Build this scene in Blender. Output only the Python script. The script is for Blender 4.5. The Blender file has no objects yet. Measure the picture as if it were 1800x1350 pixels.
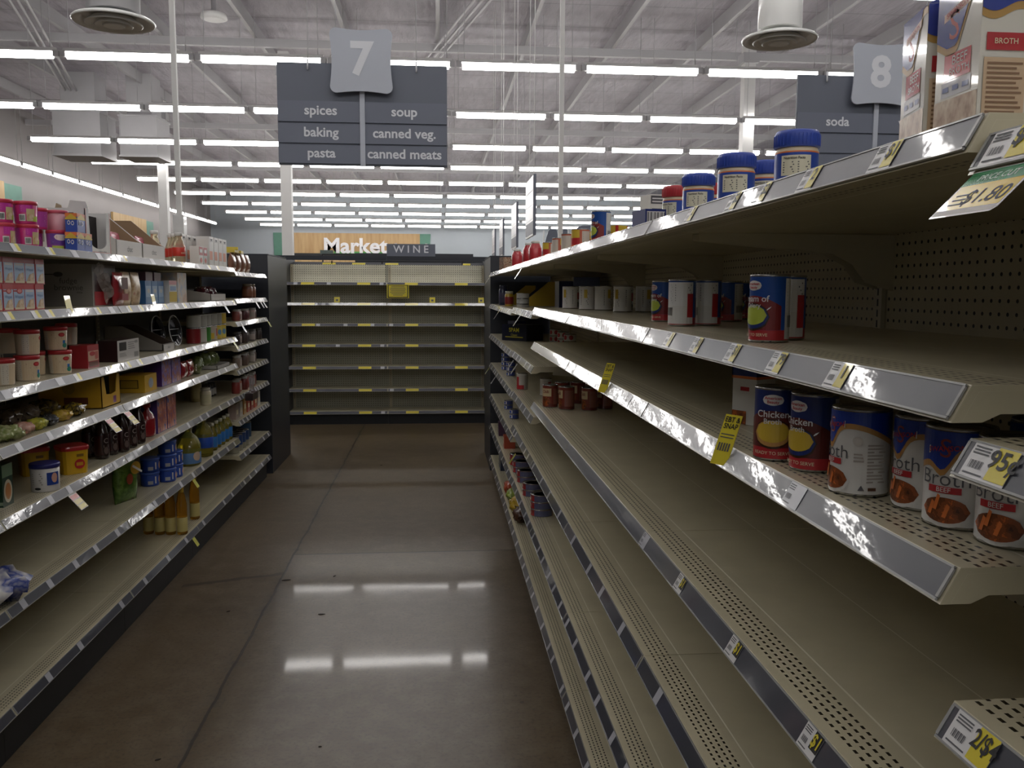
import bpy, math, random
import numpy as np
from mathutils import Matrix, Vector

S = bpy.context.scene
COL = S.collection
rnd = random.Random(7)

# ------------------------------------------------------------------ camera
F, CX, CY, YAW, PITCH, ROLL, EYE = 1510.0, 900.0, 675.0, .0867, .1082, .0045, 1.73
def _axes():
    cy, sy, cp, sp = math.cos(YAW), math.sin(YAW), math.cos(PITCH), math.sin(PITCH)
    fw = np.array([sy*cp, cy*cp, -sp]); rt = np.array([cy, -sy, 0.0]); up = np.cross(rt, fw)
    c, s = math.cos(ROLL), math.sin(ROLL)
    return np.stack([c*rt+s*up, -s*rt+c*up, -fw])
CM = _axes()
cam_d = bpy.data.cameras.new('camera'); cam = bpy.data.objects.new('camera', cam_d); COL.objects.link(cam)
cam_d.sensor_fit = 'HORIZONTAL'; cam_d.sensor_width = 36.0; cam_d.lens = F/1800*36
cam_d.clip_start = .05; cam_d.clip_end = 300
mw = Matrix.Identity(4)
for i in range(3):
    for j in range(3): mw[j][i] = CM[i][j]
mw[2][3] = EYE
cam.matrix_world = mw
S.camera = cam

# ------------------------------------------------------------------ world and exposure
S.view_settings.view_transform = 'Standard'; S.view_settings.look = 'None'
S.view_settings.exposure = EXPOSURE = 0.0
S.cycles.diffuse_bounces = 8; S.cycles.max_bounces = 14
S.view_settings.gamma = 1.0; S.view_settings.use_curve_mapping = False
W = bpy.data.worlds.new('dim surround'); S.world = W; W.use_nodes = True
W.node_tree.nodes['Background'].inputs[0].default_value = (.5, .52, .6, 1)
W.node_tree.nodes['Background'].inputs[1].default_value = .02
TUBE_POWER = 16.5          # emission of the ceiling tubes
ROWS = [-6.6, -1.7, 3.25, 8.15, 13.05, 17.95, 22.85, 27.9, 32.5, 37.25, 42.3, 47.1, 52.2, 57.2, 62.0]
LIGHT_Z = 6.3

def at(x, y, X=None, Y=None, Z=None):
    """the point of a plane that a photo pixel looks at"""
    r = CM.T @ np.array([(x-CX)/F, -(y-CY)/F, -1.0])
    k = X/r[0] if X is not None else (Y/r[1] if Y is not None else (Z-EYE)/r[2])
    return np.array([0, 0, EYE]) + k*r
def along(px, X, z):
    """Y on the line (X, ., z) seen at photo column px"""
    a = CM @ np.array([X, 0, z-EYE]); b = CM @ np.array([0, 1.0, 0])
    return -(a[0]*F+(px-CX)*a[2])/(b[0]*F+(px-CX)*b[2])

# ------------------------------------------------------------------ materials
def lin(h):
    h = h.lstrip('#'); o = []
    for i in (0, 2, 4):
        c = int(h[i:i+2], 16)/255
        o.append(c/12.92 if c <= .04045 else ((c+.055)/1.055)**2.4)
    return (*o, 1)
MATS = {}
def mat(h, rough=.5, metal=0, trans=0, coat=0, alpha=1, key=None):
    k = key or (h, rough, metal, trans, coat, alpha)
    if k in MATS: return MATS[k]
    m = bpy.data.materials.new('m_'+h.strip('#')); m.use_nodes = True
    b = m.node_tree.nodes['Principled BSDF']
    b.inputs['Base Color'].default_value = lin(h); b.inputs['Roughness'].default_value = rough
    b.inputs['Metallic'].default_value = metal; b.inputs['Transmission Weight'].default_value = trans
    b.inputs['Coat Weight'].default_value = coat; b.inputs['Alpha'].default_value = alpha
    if trans: b.inputs['IOR'].default_value = 1.4
    MATS[k] = m
    return m
def nodes(m):
    return m.node_tree.nodes, m.node_tree.links, m.node_tree.nodes['Principled BSDF']
def mth(N, L, op, a, b=None, c=None):
    n = N.new('ShaderNodeMath'); n.operation = op
    for i, v in enumerate((a, b, c)):
        if v is None: continue
        if isinstance(v, (int, float)): n.inputs[i].default_value = v
        else: L.new(v, n.inputs[i])
    return n.outputs[0]
def mixc(N, L, f, a, b):
    n = N.new('ShaderNodeMix'); n.data_type = 'RGBA'
    if isinstance(f, (int, float)): n.inputs[0].default_value = f
    else: L.new(f, n.inputs[0])
    for i, v in ((6, a), (7, b)):
        if isinstance(v, tuple): n.inputs[i].default_value = v
        else: L.new(v, n.inputs[i])
    return n.outputs[2]
def noise(N, L, vec, scale, detail=4, rough=.55):
    n = N.new('ShaderNodeTexNoise'); n.inputs['Scale'].default_value = scale
    n.inputs['Detail'].default_value = detail; n.inputs['Roughness'].default_value = rough
    L.new(vec, n.inputs['Vector']); return n.outputs[0]
def ramp(N, L, v, lo, hi):
    n = N.new('ShaderNodeMapRange'); n.inputs[1].default_value = lo; n.inputs[2].default_value = hi
    L.new(v, n.inputs[0]); return n.outputs[0]

def emitter(h, power):
    m = bpy.data.materials.new('tube_glow'); m.use_nodes = True
    b = m.node_tree.nodes['Principled BSDF']
    b.inputs['Base Color'].default_value = (.8, .8, .8, 1)
    b.inputs['Emission Color'].default_value = lin(h); b.inputs['Emission Strength'].default_value = power
    return m
M_TUBE = emitter('#FFFCF9', TUBE_POWER)

def concrete():
    m = bpy.data.materials.new('polished_concrete'); m.use_nodes = True
    N, L, B = nodes(m)
    tc = N.new('ShaderNodeTexCoord').outputs['Object']
    sp = N.new('ShaderNodeSeparateXYZ'); L.new(tc, sp.inputs[0]); X, Y = sp.outputs[0], sp.outputs[1]
    n1 = noise(N, L, tc, .9, 6, .6); n2 = noise(N, L, tc, 9, 6, .65); n3 = noise(N, L, tc, 60, 3, .6)
    c = mixc(N, L, ramp(N, L, n1, .35, .68), lin('#51432F'), lin('#64553F'))
    c = mixc(N, L, mth(N, L, 'MULTIPLY', ramp(N, L, n2, .42, .68), .6), c, lin('#716654'))
    c = mixc(N, L, mth(N, L, 'MULTIPLY', ramp(N, L, n3, .5, .75), .6), c, lin('#332B21'))
    # saw cut along the aisle at x = -.94 and across it at y = 5.59, each a little ragged
    w = mth(N, L, 'MULTIPLY', mth(N, L, 'SUBTRACT', noise(N, L, tc, 3.0, 5, .6), .5), .04)
    dx = mth(N, L, 'ABSOLUTE', mth(N, L, 'ADD', mth(N, L, 'ADD', X, .945), w))
    w2 = mth(N, L, 'MULTIPLY', mth(N, L, 'SUBTRACT', noise(N, L, tc, 5, 4, .6), .5), .02)
    dy = mth(N, L, 'ABSOLUTE', mth(N, L, 'ADD', mth(N, L, 'SUBTRACT', Y, 5.59), w2))
    gate = mth(N, L, 'GREATER_THAN', X, -.945)
    l1 = mth(N, L, 'LESS_THAN', dx, .007)
    l2 = mth(N, L, 'MULTIPLY', mth(N, L, 'LESS_THAN', dy, .008), gate)
    soft = mth(N, L, 'MULTIPLY', mth(N, L, 'SUBTRACT', 1.0, ramp(N, L, dx, 0, .07)), ramp(N, L, n2, .45, .6))
    # an old crack wandering off to the left
    w3 = mth(N, L, 'MULTIPLY', mth(N, L, 'SUBTRACT', noise(N, L, tc, 4, 5, .6), .5), .12)
    dc = mth(N, L, 'ABSOLUTE', mth(N, L, 'ADD', mth(N, L, 'SUBTRACT', Y, mth(N, L, 'MULTIPLY_ADD', X, .35, 5.55)), w3))
    l3 = mth(N, L, 'MULTIPLY', mth(N, L, 'MULTIPLY', mth(N, L, 'LESS_THAN', dc, .022), mth(N, L, 'LESS_THAN', X, -.945)), mth(N, L, 'GREATER_THAN', X, -1.5))
    c = mixc(N, L, mth(N, L, 'MULTIPLY', soft, .75), c, lin('#3D352C'))
    c = mixc(N, L, mth(N, L, 'MULTIPLY', l3, .85), c, lin('#3A3026'))
    c = mixc(N, L, mth(N, L, 'MULTIPLY', mth(N, L, 'MAXIMUM', l1, l2), .85), c, lin('#241F1A'))
    # scattered specks of dirt
    v = N.new('ShaderNodeTexVoronoi'); v.inputs['Scale'].default_value = 3.2; L.new(tc, v.inputs['Vector'])
    sp_ = mth(N, L, 'LESS_THAN', v.outputs['Distance'], .035)
    c = mixc(N, L, mth(N, L, 'MULTIPLY', sp_, .55), c, lin('#2A241E'))
    L.new(c, B.inputs['Base Color'])
    slab = mth(N, L, 'MULTIPLY', gate, mth(N, L, 'LESS_THAN', Y, 5.59))
    r = mth(N, L, 'MULTIPLY_ADD', slab, -.12, .44)
    r = mth(N, L, 'ADD', r, mth(N, L, 'MULTIPLY', mth(N, L, 'SUBTRACT', n2, .5), .12))
    L.new(r, B.inputs['Roughness'])
    B.inputs['Specular IOR Level'].default_value = .4
    L.new(mth(N, L, 'MULTIPLY_ADD', slab, .2, .05), B.inputs['Coat Weight']); B.inputs['Coat Roughness'].default_value = .055
    b2 = N.new('ShaderNodeBump'); b2.inputs['Strength'].default_value = .12; b2.inputs['Distance'].default_value = .006
    L.new(noise(N, L, tc, 1.6, 2, .45), b2.inputs['Height']); L.new(b2.outputs[0], B.inputs['Coat Normal'])
    bp = N.new('ShaderNodeBump'); bp.inputs['Strength'].default_value = .05; bp.inputs['Distance'].default_value = .02
    L.new(noise(N, L, tc, 5, 5, .6), bp.inputs['Height']); L.new(bp.outputs[0], B.inputs['Normal'])
    return m

def shelf_metal(name, base, slots=True, holes=None):
    """beige enamel; uv = (depth from front, run along the shelf) in metres"""
    m = bpy.data.materials.new(name); m.use_nodes = True
    N, L, B = nodes(m)
    uv = N.new('ShaderNodeUVMap').outputs[0]
    sp = N.new('ShaderNodeSeparateXYZ'); L.new(uv, sp.inputs[0]); d, a = sp.outputs[0], sp.outputs[1]
    tc = N.new('ShaderNodeTexCoord').outputs['Object']
    n1 = noise(N, L, tc, 7, 5, .6)
    c = mixc(N, L, mth(N, L, 'MULTIPLY', ramp(N, L, n1, .4, .75), .18), lin(base), lin('#7D7768'))
    if slots:      # staggered slots in four rows near the front edge
        ok = mth(N, L, 'MULTIPLY', mth(N, L, 'GREATER_THAN', d, .014), mth(N, L, 'LESS_THAN', d, .066))
        q = mth(N, L, 'DIVIDE', mth(N, L, 'SUBTRACT', d, .014), .013)
        row = mth(N, L, 'FLOOR', q)
        inr = mth(N, L, 'LESS_THAN', mth(N, L, 'ABSOLUTE', mth(N, L, 'SUBTRACT', mth(N, L, 'FRACT', q), .5)), .17)
        sh = mth(N, L, 'MULTIPLY', row, .5)
        u = mth(N, L, 'FRACT', mth(N, L, 'ADD', mth(N, L, 'DIVIDE', a, .0165), sh))
        ina = mth(N, L, 'LESS_THAN', mth(N, L, 'ABSOLUTE', mth(N, L, 'SUBTRACT', u, .5)), .27)
        k = mth(N, L, 'MULTIPLY', mth(N, L, 'MULTIPLY', inr, ina), ok)
        c = mixc(N, L, k, c, lin('#17140F'))
        g1 = mth(N, L, 'LESS_THAN', mth(N, L, 'ABSOLUTE', mth(N, L, 'SUBTRACT', d, .085)), .0016)
        g2 = mth(N, L, 'LESS_THAN', mth(N, L, 'ABSOLUTE', mth(N, L, 'SUBTRACT', d, .27)), .0012)
        c = mixc(N, L, mth(N, L, 'MULTIPLY', mth(N, L, 'MAXIMUM', g1, g2), .7), c, lin('#F0ECDC'))  # shelf grooves drawn as painted pale highlights
    if holes:      # pegboard: round holes on a square grid
        p = holes
        fu = mth(N, L, 'SUBTRACT', mth(N, L, 'FRACT', mth(N, L, 'DIVIDE', d, p)), .5)
        fv = mth(N, L, 'SUBTRACT', mth(N, L, 'FRACT', mth(N, L, 'DIVIDE', a, p)), .5)
        rr = mth(N, L, 'ADD', mth(N, L, 'MULTIPLY', fu, fu), mth(N, L, 'MULTIPLY', fv, fv))
        c = mixc(N, L, mth(N, L, 'LESS_THAN', rr, .024), c, lin('#0E0D0B'))
    L.new(c, B.inputs['Base Color'])
    B.inputs['Roughness'].default_value = .36 if slots else .6
    if slots: B.inputs['Coat Weight'].default_value = .35; B.inputs['Coat Roughness'].default_value = .12
    return m

def rail_plastic():
    m = bpy.data.materials.new('rail_plastic'); m.use_nodes = True
    N, L, B = nodes(m)
    tc = N.new('ShaderNodeTexCoord').outputs['Object']
    B.inputs['Base Color'].default_value = lin('#40424B'); B.inputs['Roughness'].default_value = .35
    B.inputs['Coat Weight'].default_value = .9; B.inputs['Coat Roughness'].default_value = .05
    mp = N.new('ShaderNodeMapping'); mp.inputs['Scale'].default_value = (34, 17, 34); L.new(tc, mp.inputs[0])
    bp = N.new('ShaderNodeBump'); bp.inputs['Strength'].default_value = .11; bp.inputs['Distance'].default_value = .0035
    L.new(noise(N, L, mp.outputs[0], 1.0, 3, .5), bp.inputs['Height'])
    L.new(bp.outputs[0], B.inputs['Normal']); L.new(bp.outputs[0], B.inputs['Coat Normal'])
    return m

def foil_ceiling():
    m = bpy.data.materials.new('ceiling_foil'); m.use_nodes = True
    N, L, B = nodes(m)
    tc = N.new('ShaderNodeTexCoord').outputs['Object']
    mp = N.new('ShaderNodeMapping'); mp.inputs['Scale'].default_value = (2.2, .5, 1); L.new(tc, mp.inputs[0])
    n = noise(N, L, mp.outputs[0], 1.6, 6, .6)
    sp = N.new('ShaderNodeSeparateXYZ'); L.new(tc, sp.inputs[0])
    band = mth(N, L, 'LESS_THAN', mth(N, L, 'FRACT', mth(N, L, 'DIVIDE', sp.outputs[1], 1.83)), .03)
    c = mixc(N, L, ramp(N, L, n, .3, .75), lin('#A19CA4'), lin('#BAB5BD'))
    c = mixc(N, L, mth(N, L, 'MULTIPLY', band, .4), c, lin('#6E6C70'))
    L.new(c, B.inputs['Base Color']); B.inputs['Roughness'].default_value = .55
    bp = N.new('ShaderNodeBump'); bp.inputs['Strength'].default_value = .6; bp.inputs['Distance'].default_value = .12
    L.new(n, bp.inputs['Height']); L.new(bp.outputs[0], B.inputs['Normal'])
    return m

def painted(h, rough=.6, var=.12, scale=3, key=None):
    k = ('painted', h, rough, var, scale)
    if k in MATS: return MATS[k]
    m = bpy.data.materials.new('paint_'+h.strip('#')); m.use_nodes = True
    N, L, B = nodes(m); tc = N.new('ShaderNodeTexCoord').outputs['Object']
    c = lin(h); d = tuple(x*.7 for x in c[:3])+(1,)
    L.new(mixc(N, L, mth(N, L, 'MULTIPLY', ramp(N, L, noise(N, L, tc, scale, 5), .4, .75), var*3), c, d), B.inputs['Base Color'])
    B.inputs['Roughness'].default_value = rough
    MATS[k] = m
    return m
def wood(h1, h2, axis_scale=(1.5, 1, .12)):
    m = bpy.data.materials.new('light_wood'); m.use_nodes = True
    N, L, B = nodes(m); tc = N.new('ShaderNodeTexCoord').outputs['Object']
    mp = N.new('ShaderNodeMapping'); mp.inputs['Scale'].default_value = axis_scale; L.new(tc, mp.inputs[0])
    L.new(mixc(N, L, ramp(N, L, noise(N, L, mp.outputs[0], 4, 5), .3, .7), lin(h1), lin(h2)), B.inputs['Base Color'])
    return m
def blotchy(name, cols, scale, rough=.35, sx=1, sz=1):
    """printed food picture: irregular patches of a few inks"""
    if name in MATS: return MATS[name]
    m = bpy.data.materials.new(name); m.use_nodes = True
    N, L, B = nodes(m); tc = N.new('ShaderNodeTexCoord').outputs['Object']
    mp = N.new('ShaderNodeMapping'); mp.inputs['Scale'].default_value = (sx, 1, sz); L.new(tc, mp.inputs[0])
    r = N.new('ShaderNodeValToRGB'); r.color_ramp.interpolation = 'CONSTANT' if len(cols) > 4 else 'LINEAR'
    while len(r.color_ramp.elements) < len(cols): r.color_ramp.elements.new(.5)
    for i, h in enumerate(cols):
        r.color_ramp.elements[i].position = .28+.44*i/max(1, len(cols)-1); r.color_ramp.elements[i].color = lin(h)
    L.new(noise(N, L, mp.outputs[0], scale, 3, .6), r.inputs[0]); L.new(r.outputs[0], B.inputs['Base Color'])
    B.inputs['Roughness'].default_value = rough
    MATS[name] = m
    return m

M_FLOOR = concrete()
M_SHELF = shelf_metal('shelf_enamel', '#C9C1A5')
M_PEG = shelf_metal('pegboard_enamel', '#C9C1A5', slots=False, holes=.0254)
M_PEGF = shelf_metal('fine_pegboard_enamel', '#A9A796', slots=False, holes=.03)  # end shelving back, toned down for the shade beneath its shelves
M_PEGLIT = shelf_metal('lit_pegboard_enamel', '#E2DFCB', slots=False, holes=.03)  # same back where it is lit from above, brightness painted in
M_POST = mat('#C4BCA2', .4)
M_RAIL = rail_plastic()
M_RIM = mat('#9A9A98', .25, .0, coat=.5)
M_BLACK = painted('#2B2E36', .38, .08)
M_KICK = painted('#17181B', .5)
M_CEIL = foil_ceiling()
M_WHITE = mat('#D9D8D6', .5)
M_VENT = mat('#F0F0EE', .3, coat=.3)
M_PAPER = mat('#DEDDDC', .3, coat=.4)
M_INK = mat('#56565A', .5)
M_DARKINK = mat('#1B1A1C', .5)
M_YEL = mat('#DCCB35', .3, coat=.4)
M_SIGN = painted('#686D7A', .5, .03)
M_SIGN2 = painted('#717685', .5, .03)
M_TILE = mat('#BBC0CB', .5)
M_LET = mat('#E2E4EA', .5)
M_STEEL = mat('#A9A8A6', .25, .9)
M_LID = mat('#8E8D8B', .28, .9)
M_WALL = painted('#B4BCC2', .7, .04, .6)
M_PIPE = painted('#B7B6B8', .5, .04)

# ------------------------------------------------------------------ mesh builder
def sub(a, b): return (a[0]-b[0], a[1]-b[1], a[2]-b[2])
class MB:
    def __init__(s): s.v, s.f, s.m, s.sm, s.mats, s.uv = [], [], [], [], [], {}
    def mi(s, m):
        if m not in s.mats: s.mats.append(m)
        return s.mats.index(m)
    def face(s, pts, m, smooth=False, uv=None):
        b = len(s.v); s.v += [tuple(map(float, p)) for p in pts]
        if uv: s.uv[len(s.f)] = uv
        s.f.append(tuple(range(b, b+len(pts)))); s.m.append(s.mi(m)); s.sm.append(smooth); return s
    def mesh(s, vs, fs, m, smooth=False):
        b = len(s.v); s.v += [tuple(map(float, p)) for p in vs]; k = s.mi(m)
        for f in fs: s.f.append(tuple(b+i for i in f)); s.m.append(k); s.sm.append(smooth)
        return s
    def box(s, x0, x1, y0, y1, z0, z1, m, **fm):
        V = [(x, y, z) for z in (z0, z1) for y in (y0, y1) for x in (x0, x1)]
        for k, f in dict(B=(0, 2, 3, 1), T=(4, 5, 7, 6), F=(0, 1, 5, 4), K=(2, 6, 7, 3), L=(0, 4, 6, 2), R=(1, 3, 7, 5)).items():
            s.face([V[i] for i in f], fm.get(k, m))
        return s
    def prism(s, prof, fn, a, b, m, cap=None, uv=None):
        """profile points (p, q) swept from a to b; fn(p, q, t) gives the 3-D point"""
        n = len(prof)
        for i in range(n):
            p, q = prof[i], prof[(i+1) % n]
            s.face([fn(*p, a), fn(*q, a), fn(*q, b), fn(*p, b)], m, uv=uv and [(p[0], a), (q[0], a), (q[0], b), (p[0], b)])
        s.face([fn(*p, a) for p in reversed(prof)], cap or m); s.face([fn(*p, b) for p in prof], cap or m)
        return s
    def lathe(s, prof, n=28, c=(0, 0, 0), smooth=True):
        """rings (r, z, material of the band above)"""
        R = []
        for r, z, *_ in prof:
            b = len(s.v); R.append(b)
            for i in range(n):
                t = 2*math.pi*i/n; s.v.append((c[0]+r*math.sin(t), c[1]-r*math.cos(t), c[2]+z))
        for j in range(len(prof)-1):
            k = s.mi(prof[j][2])
            for i in range(n):
                i2 = (i+1) % n
                s.f.append((R[j]+i, R[j]+i2, R[j+1]+i2, R[j+1]+i)); s.m.append(k); s.sm.append(smooth)
        s.f.append(tuple(R[0]+i for i in reversed(range(n)))); s.m.append(s.mi(prof[0][2])); s.sm.append(False)
        s.f.append(tuple(R[-1]+i for i in range(n))); s.m.append(s.mi(prof[-2][2])); s.sm.append(False)
        return s
    def tube(s, p, q, r, m, n=8, cap=True):
        p, q = Vector(p), Vector(q); d = (q-p).normalized()
        u = d.orthogonal().normalized(); w = d.cross(u); b = len(s.v); k = s.mi(m)
        for e in (p, q):
            for i in range(n):
                t = 2*math.pi*i/n; s.v.append(tuple(e+r*(math.cos(t)*u+math.sin(t)*w)))
        for i in range(n):
            j = (i+1) % n; s.f.append((b+i, b+j, b+n+j, b+n+i)); s.m.append(k); s.sm.append(True)
        if cap:
            s.f.append(tuple(b+i for i in reversed(range(n)))); s.f.append(tuple(b+n+i for i in range(n)))
            s.m += [k, k]; s.sm += [False, False]
        return s
    def text(s, body, h, fn, m, bold=0, align='CENTER', sx=1):
        vs, fs = text_mesh(body, bold, align)
        return s.mesh([fn(x*h*sx, y*h) for x, y in vs], fs, m)
    # --- decals on a box front (y = -d/2) in metres from its centre, or on a cylinder front (theta = 0)
    def rect(s, fn, u0, u1, v0, v1, m): return s.face([fn(u0, v0), fn(u1, v0), fn(u1, v1), fn(u0, v1)], m)
    def ell(s, fn, u, v, a, b, m, n=20, t0=0, t1=2*math.pi):
        return s.face([fn(u+a*math.cos(t0+(t1-t0)*i/n), v+b*math.sin(t0+(t1-t0)*i/n)) for i in range(n)], m)
    def shape(s, fn, pts, m): return s.face([fn(*p) for p in pts], m)
    def build(s, name, parent=None, o=(0, 0, 0)):
        me = bpy.data.meshes.new(name)
        me.from_pydata([sub(p, o) for p in s.v], [], s.f)
        for m in s.mats: me.materials.append(m)
        me.polygons.foreach_set('material_index', s.m); me.polygons.foreach_set('use_smooth', s.sm)
        if s.uv:
            ul = me.uv_layers.new(name='UVMap')
            for fi, uvs in s.uv.items():
                for k, li in enumerate(me.polygons[fi].loop_indices): ul.data[li].uv = uvs[k]
        me.update()
        ob = bpy.data.objects.new(name, me); COL.objects.link(ob)
        if parent: ob.parent = parent
        else: ob.location = o
        return ob
    def buildw(s, name, parent):
        """built in world coordinates, shifted to its parent's base"""
        o = [0, 0, 0]; q = parent
        while q is not None:
            for i in range(3): o[i] += q.location[i]
            q = q.parent
        return s.build(name, parent, o)
_T = {}
def text_mesh(body, bold, align):
    k = (body, bold, align)
    if k not in _T:
        cu = bpy.data.curves.new('lettering', 'FONT'); cu.body = body; cu.size = 1; cu.align_x = align; cu.align_y = 'CENTER'
        cu.offset = bold; cu.resolution_u = 3
        ob = bpy.data.objects.new('lettering', cu); COL.objects.link(ob)
        dg = bpy.context.evaluated_depsgraph_get(); me = ob.evaluated_get(dg).to_mesh()
        _T[k] = ([(v.co.x, v.co.y) for v in me.vertices], [tuple(p.vertices) for p in me.polygons])
        ob.evaluated_get(dg).to_mesh_clear(); bpy.data.objects.remove(ob); bpy.data.curves.remove(cu)
    return _T[k]
def front(d, off=.0007, x=0, z=0): return lambda u, v: (x+u, -d/2-off, z+v)
def right(w, off=.0007, z=0): return lambda u, v: (w/2+off, u, z+v)
def left(w, off=.0007, z=0): return lambda u, v: (-w/2-off, -u, z+v)
def cyl(r, off=.0006, th=0, taper=0): return lambda u, v: ((r+off+taper*v)*math.sin(th+u/r), -(r+off+taper*v)*math.cos(th+u/r), v)
def crect(mb, r, u0, u1, v0, v1, m, off=.0006, th=0, n=6, taper=0):
    f = cyl(r, off, th, taper)
    for i in range(n):
        a, b = u0+(u1-u0)*i/n, u0+(u1-u0)*(i+1)/n
        mb.face([f(a, v0), f(b, v0), f(b, v1), f(a, v1)], m)
    return mb
def cell(mb, r, u, v, a, b, m, off=.0008, th=0, n=10, top=1.0, taper=0):
    """ellipse on a cylinder in vertical strips; top < 1 cuts its upper part flat"""
    f = cyl(r, off, th, taper)
    for i in range(n):
        x0, x1 = -1+2*i/n, -1+2*(i+1)/n
        y0, y1 = math.sqrt(max(0, 1-x0*x0)), math.sqrt(max(0, 1-x1*x1))
        mb.face([f(u+a*x0, v-b*y0), f(u+a*x1, v-b*y1), f(u+a*x1, v+b*min(y1, top)), f(u+a*x0, v+b*min(y0, top))], m)
    return mb

# ------------------------------------------------------------------ naming helpers
def tag(o, label, cat, group=None):
    if not 4 <= len(label.split()) <= 16: print('LABELLEN', len(label.split()), label)
    o['label'] = label; o['category'] = cat
    if group: o['group'] = group
    return o
def struct(o): o['kind'] = 'structure'; return o
def empty(name, loc):
    o = bpy.data.objects.new(name, None); o.location = loc; o.empty_display_size = .05; COL.objects.link(o); return o
ORD = ['first', 'second', 'third', 'fourth', 'fifth', 'sixth', 'seventh', 'eighth', 'ninth', 'tenth', 'eleventh', 'twelfth', 'thirteenth', 'fourteenth', 'fifteenth', 'sixteenth', 'seventeenth', 'eighteenth']

# ================================================================== the store shell
CEIL_Z = 8.8
def plane(name, pts, m):
    b = MB(); b.face(pts, m); return struct(b.build(name))
XL, XR_, YN, YF = -16.4, 20.0, -9.5, 65.0
def slab(name, x0, x1, y0, y1, z0, z1, m):
    b = MB(); b.box(x0, x1, y0, y1, z0, z1, m); return struct(b.build(name))
slab('floor', XL, XR_, YN, YF, -.1, 0, M_FLOOR)
slab('ceiling', XL, XR_, YN, YF, CEIL_Z, CEIL_Z+.1, M_CEIL)
slab('wall_left', XL-.2, XL, YN, YF, 0, CEIL_Z, painted('#918C8B', .7, .05, .6))
slab('wall_right', XR_, XR_+.2, YN, YF, 0, CEIL_Z, M_WALL)
slab('wall_back', XL, XR_, YF, YF+.2, 0, CEIL_Z, M_WALL)
slab('wall_front', XL, XR_, YN-.2, YN, 0, CEIL_Z, M_WALL)
ti = 0
for i in range(13):          # steel purlins running away from the camera under the roof
    x = -14.6+2.44*i; ti += 1
    slab('trim_%d' % ti, x-.05, x+.05, 6, YF, CEIL_Z-.34, CEIL_Z, M_PIPE)
for y in (24.6, 36.9, 49.2, 60.5):
    ti += 1; slab('trim_%d' % ti, XL, XR_, y-.07, y+.07, CEIL_Z-.55, CEIL_Z-.34, M_PIPE)
for y, z, r in ((18.2, 8.1, .05), (15.6, 8.25, .03), (30.5, 7.9, .05)):
    b = MB(); b.tube((XL, y, z), (XR_, y, z), r, M_PIPE, 10); ti += 1; struct(b.build('trim_%d' % ti))
for (x0, y0, x1, y1, z) in ((-7.6, 14, -13.2, 34, 8.2), (2.2, 14.5, -.4, 26, 8.3), (6.4, 14.5, 12.5, 13, 8.2)):   # conduit runs under the roof
    ti += 1; b = MB()
    for k in range(3): b.tube((x0+.18*k, y0, z), (x1+.18*k, y1, z), .035, M_PIPE, 6)
    struct(b.build('trim_%d' % ti))
# structural columns
for n, (x, y) in enumerate(((-4.36, 26.0), (8.35, 23.2), (-9.9, 32.8), (20.0-.4, 30.0))):
    b = MB(); b.box(x-.15, x+.15, y-.15, y+.15, 0, CEIL_Z-.3, M_WHITE); b.box(x-.22, x+.22, y-.22, y+.22, CEIL_Z-1.0, CEIL_Z-.75, M_PIPE)
    ti += 1; struct(b.build('trim_%d' % ti))

# ------------------------------------------------------------------ ceiling tube lights
def light_mesh():
    h = MB(); L = 2.42
    h.prism([(-.05, .0), (.05, .0), (.03, .07), (-.03, .07)], lambda p, q, t: (t, p, q), -L/2, L/2, M_WHITE)
    for e in (-1, 1): h.box(e*L/2-.05, e*L/2+.05, -.06, .06, -.1, .02, M_PIPE)
    for e in (-1, 1): h.tube((e*1.1, 0, .07), (e*1.1, 0, CEIL_Z-LIGHT_Z), .008, M_PIPE, 5, False)
    t = MB(); t.tube((-L/2+.07, 0, -.07), (L/2-.07, 0, -.07), .068, M_TUBE, 12)
    return h, t
lh, lt = light_mesh()
L0 = lh.build('strip_light'); T0 = lt.build('tube', L0)
_first = [True]
def light(x, y, z, rz, label, group):
    if _first[0]: r = L0; _first[0] = False
    else:
        r = L0.copy(); COL.objects.link(r); t = T0.copy(); COL.objects.link(t); t.parent = r
    r.location = (x, y, z); r.rotation_euler = (0, 0, rz); tag(r, label, 'ceiling light', group); return r
for i, y in enumerate(ROWS):
    seen = i-5
    for k in (range(11) if seen >= 0 else range(2, 8)):
        x = -12.3+2.553*k+1.2
        if seen >= 0: lb = 'white tube light, %s from the left end of the %s light row crossing the store' % (ORD[k], ORD[seen])
        else: lb = 'white tube light, %s along the overhead row %s before the first row in view' % (ORD[k-2], ORD[4-i])
        light(x, y, LIGHT_Z, 0, lb, 'light row %s' % (ORD[seen] if seen >= 0 else 'overhead '+ORD[i]))
for k in range(12):
    light(-15.15, 32.2+2.55*k, LIGHT_Z, math.pi/2, 'white tube light, %s from the near end of the row along the left wall' % ORD[k], 'light row along the left wall')

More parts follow.
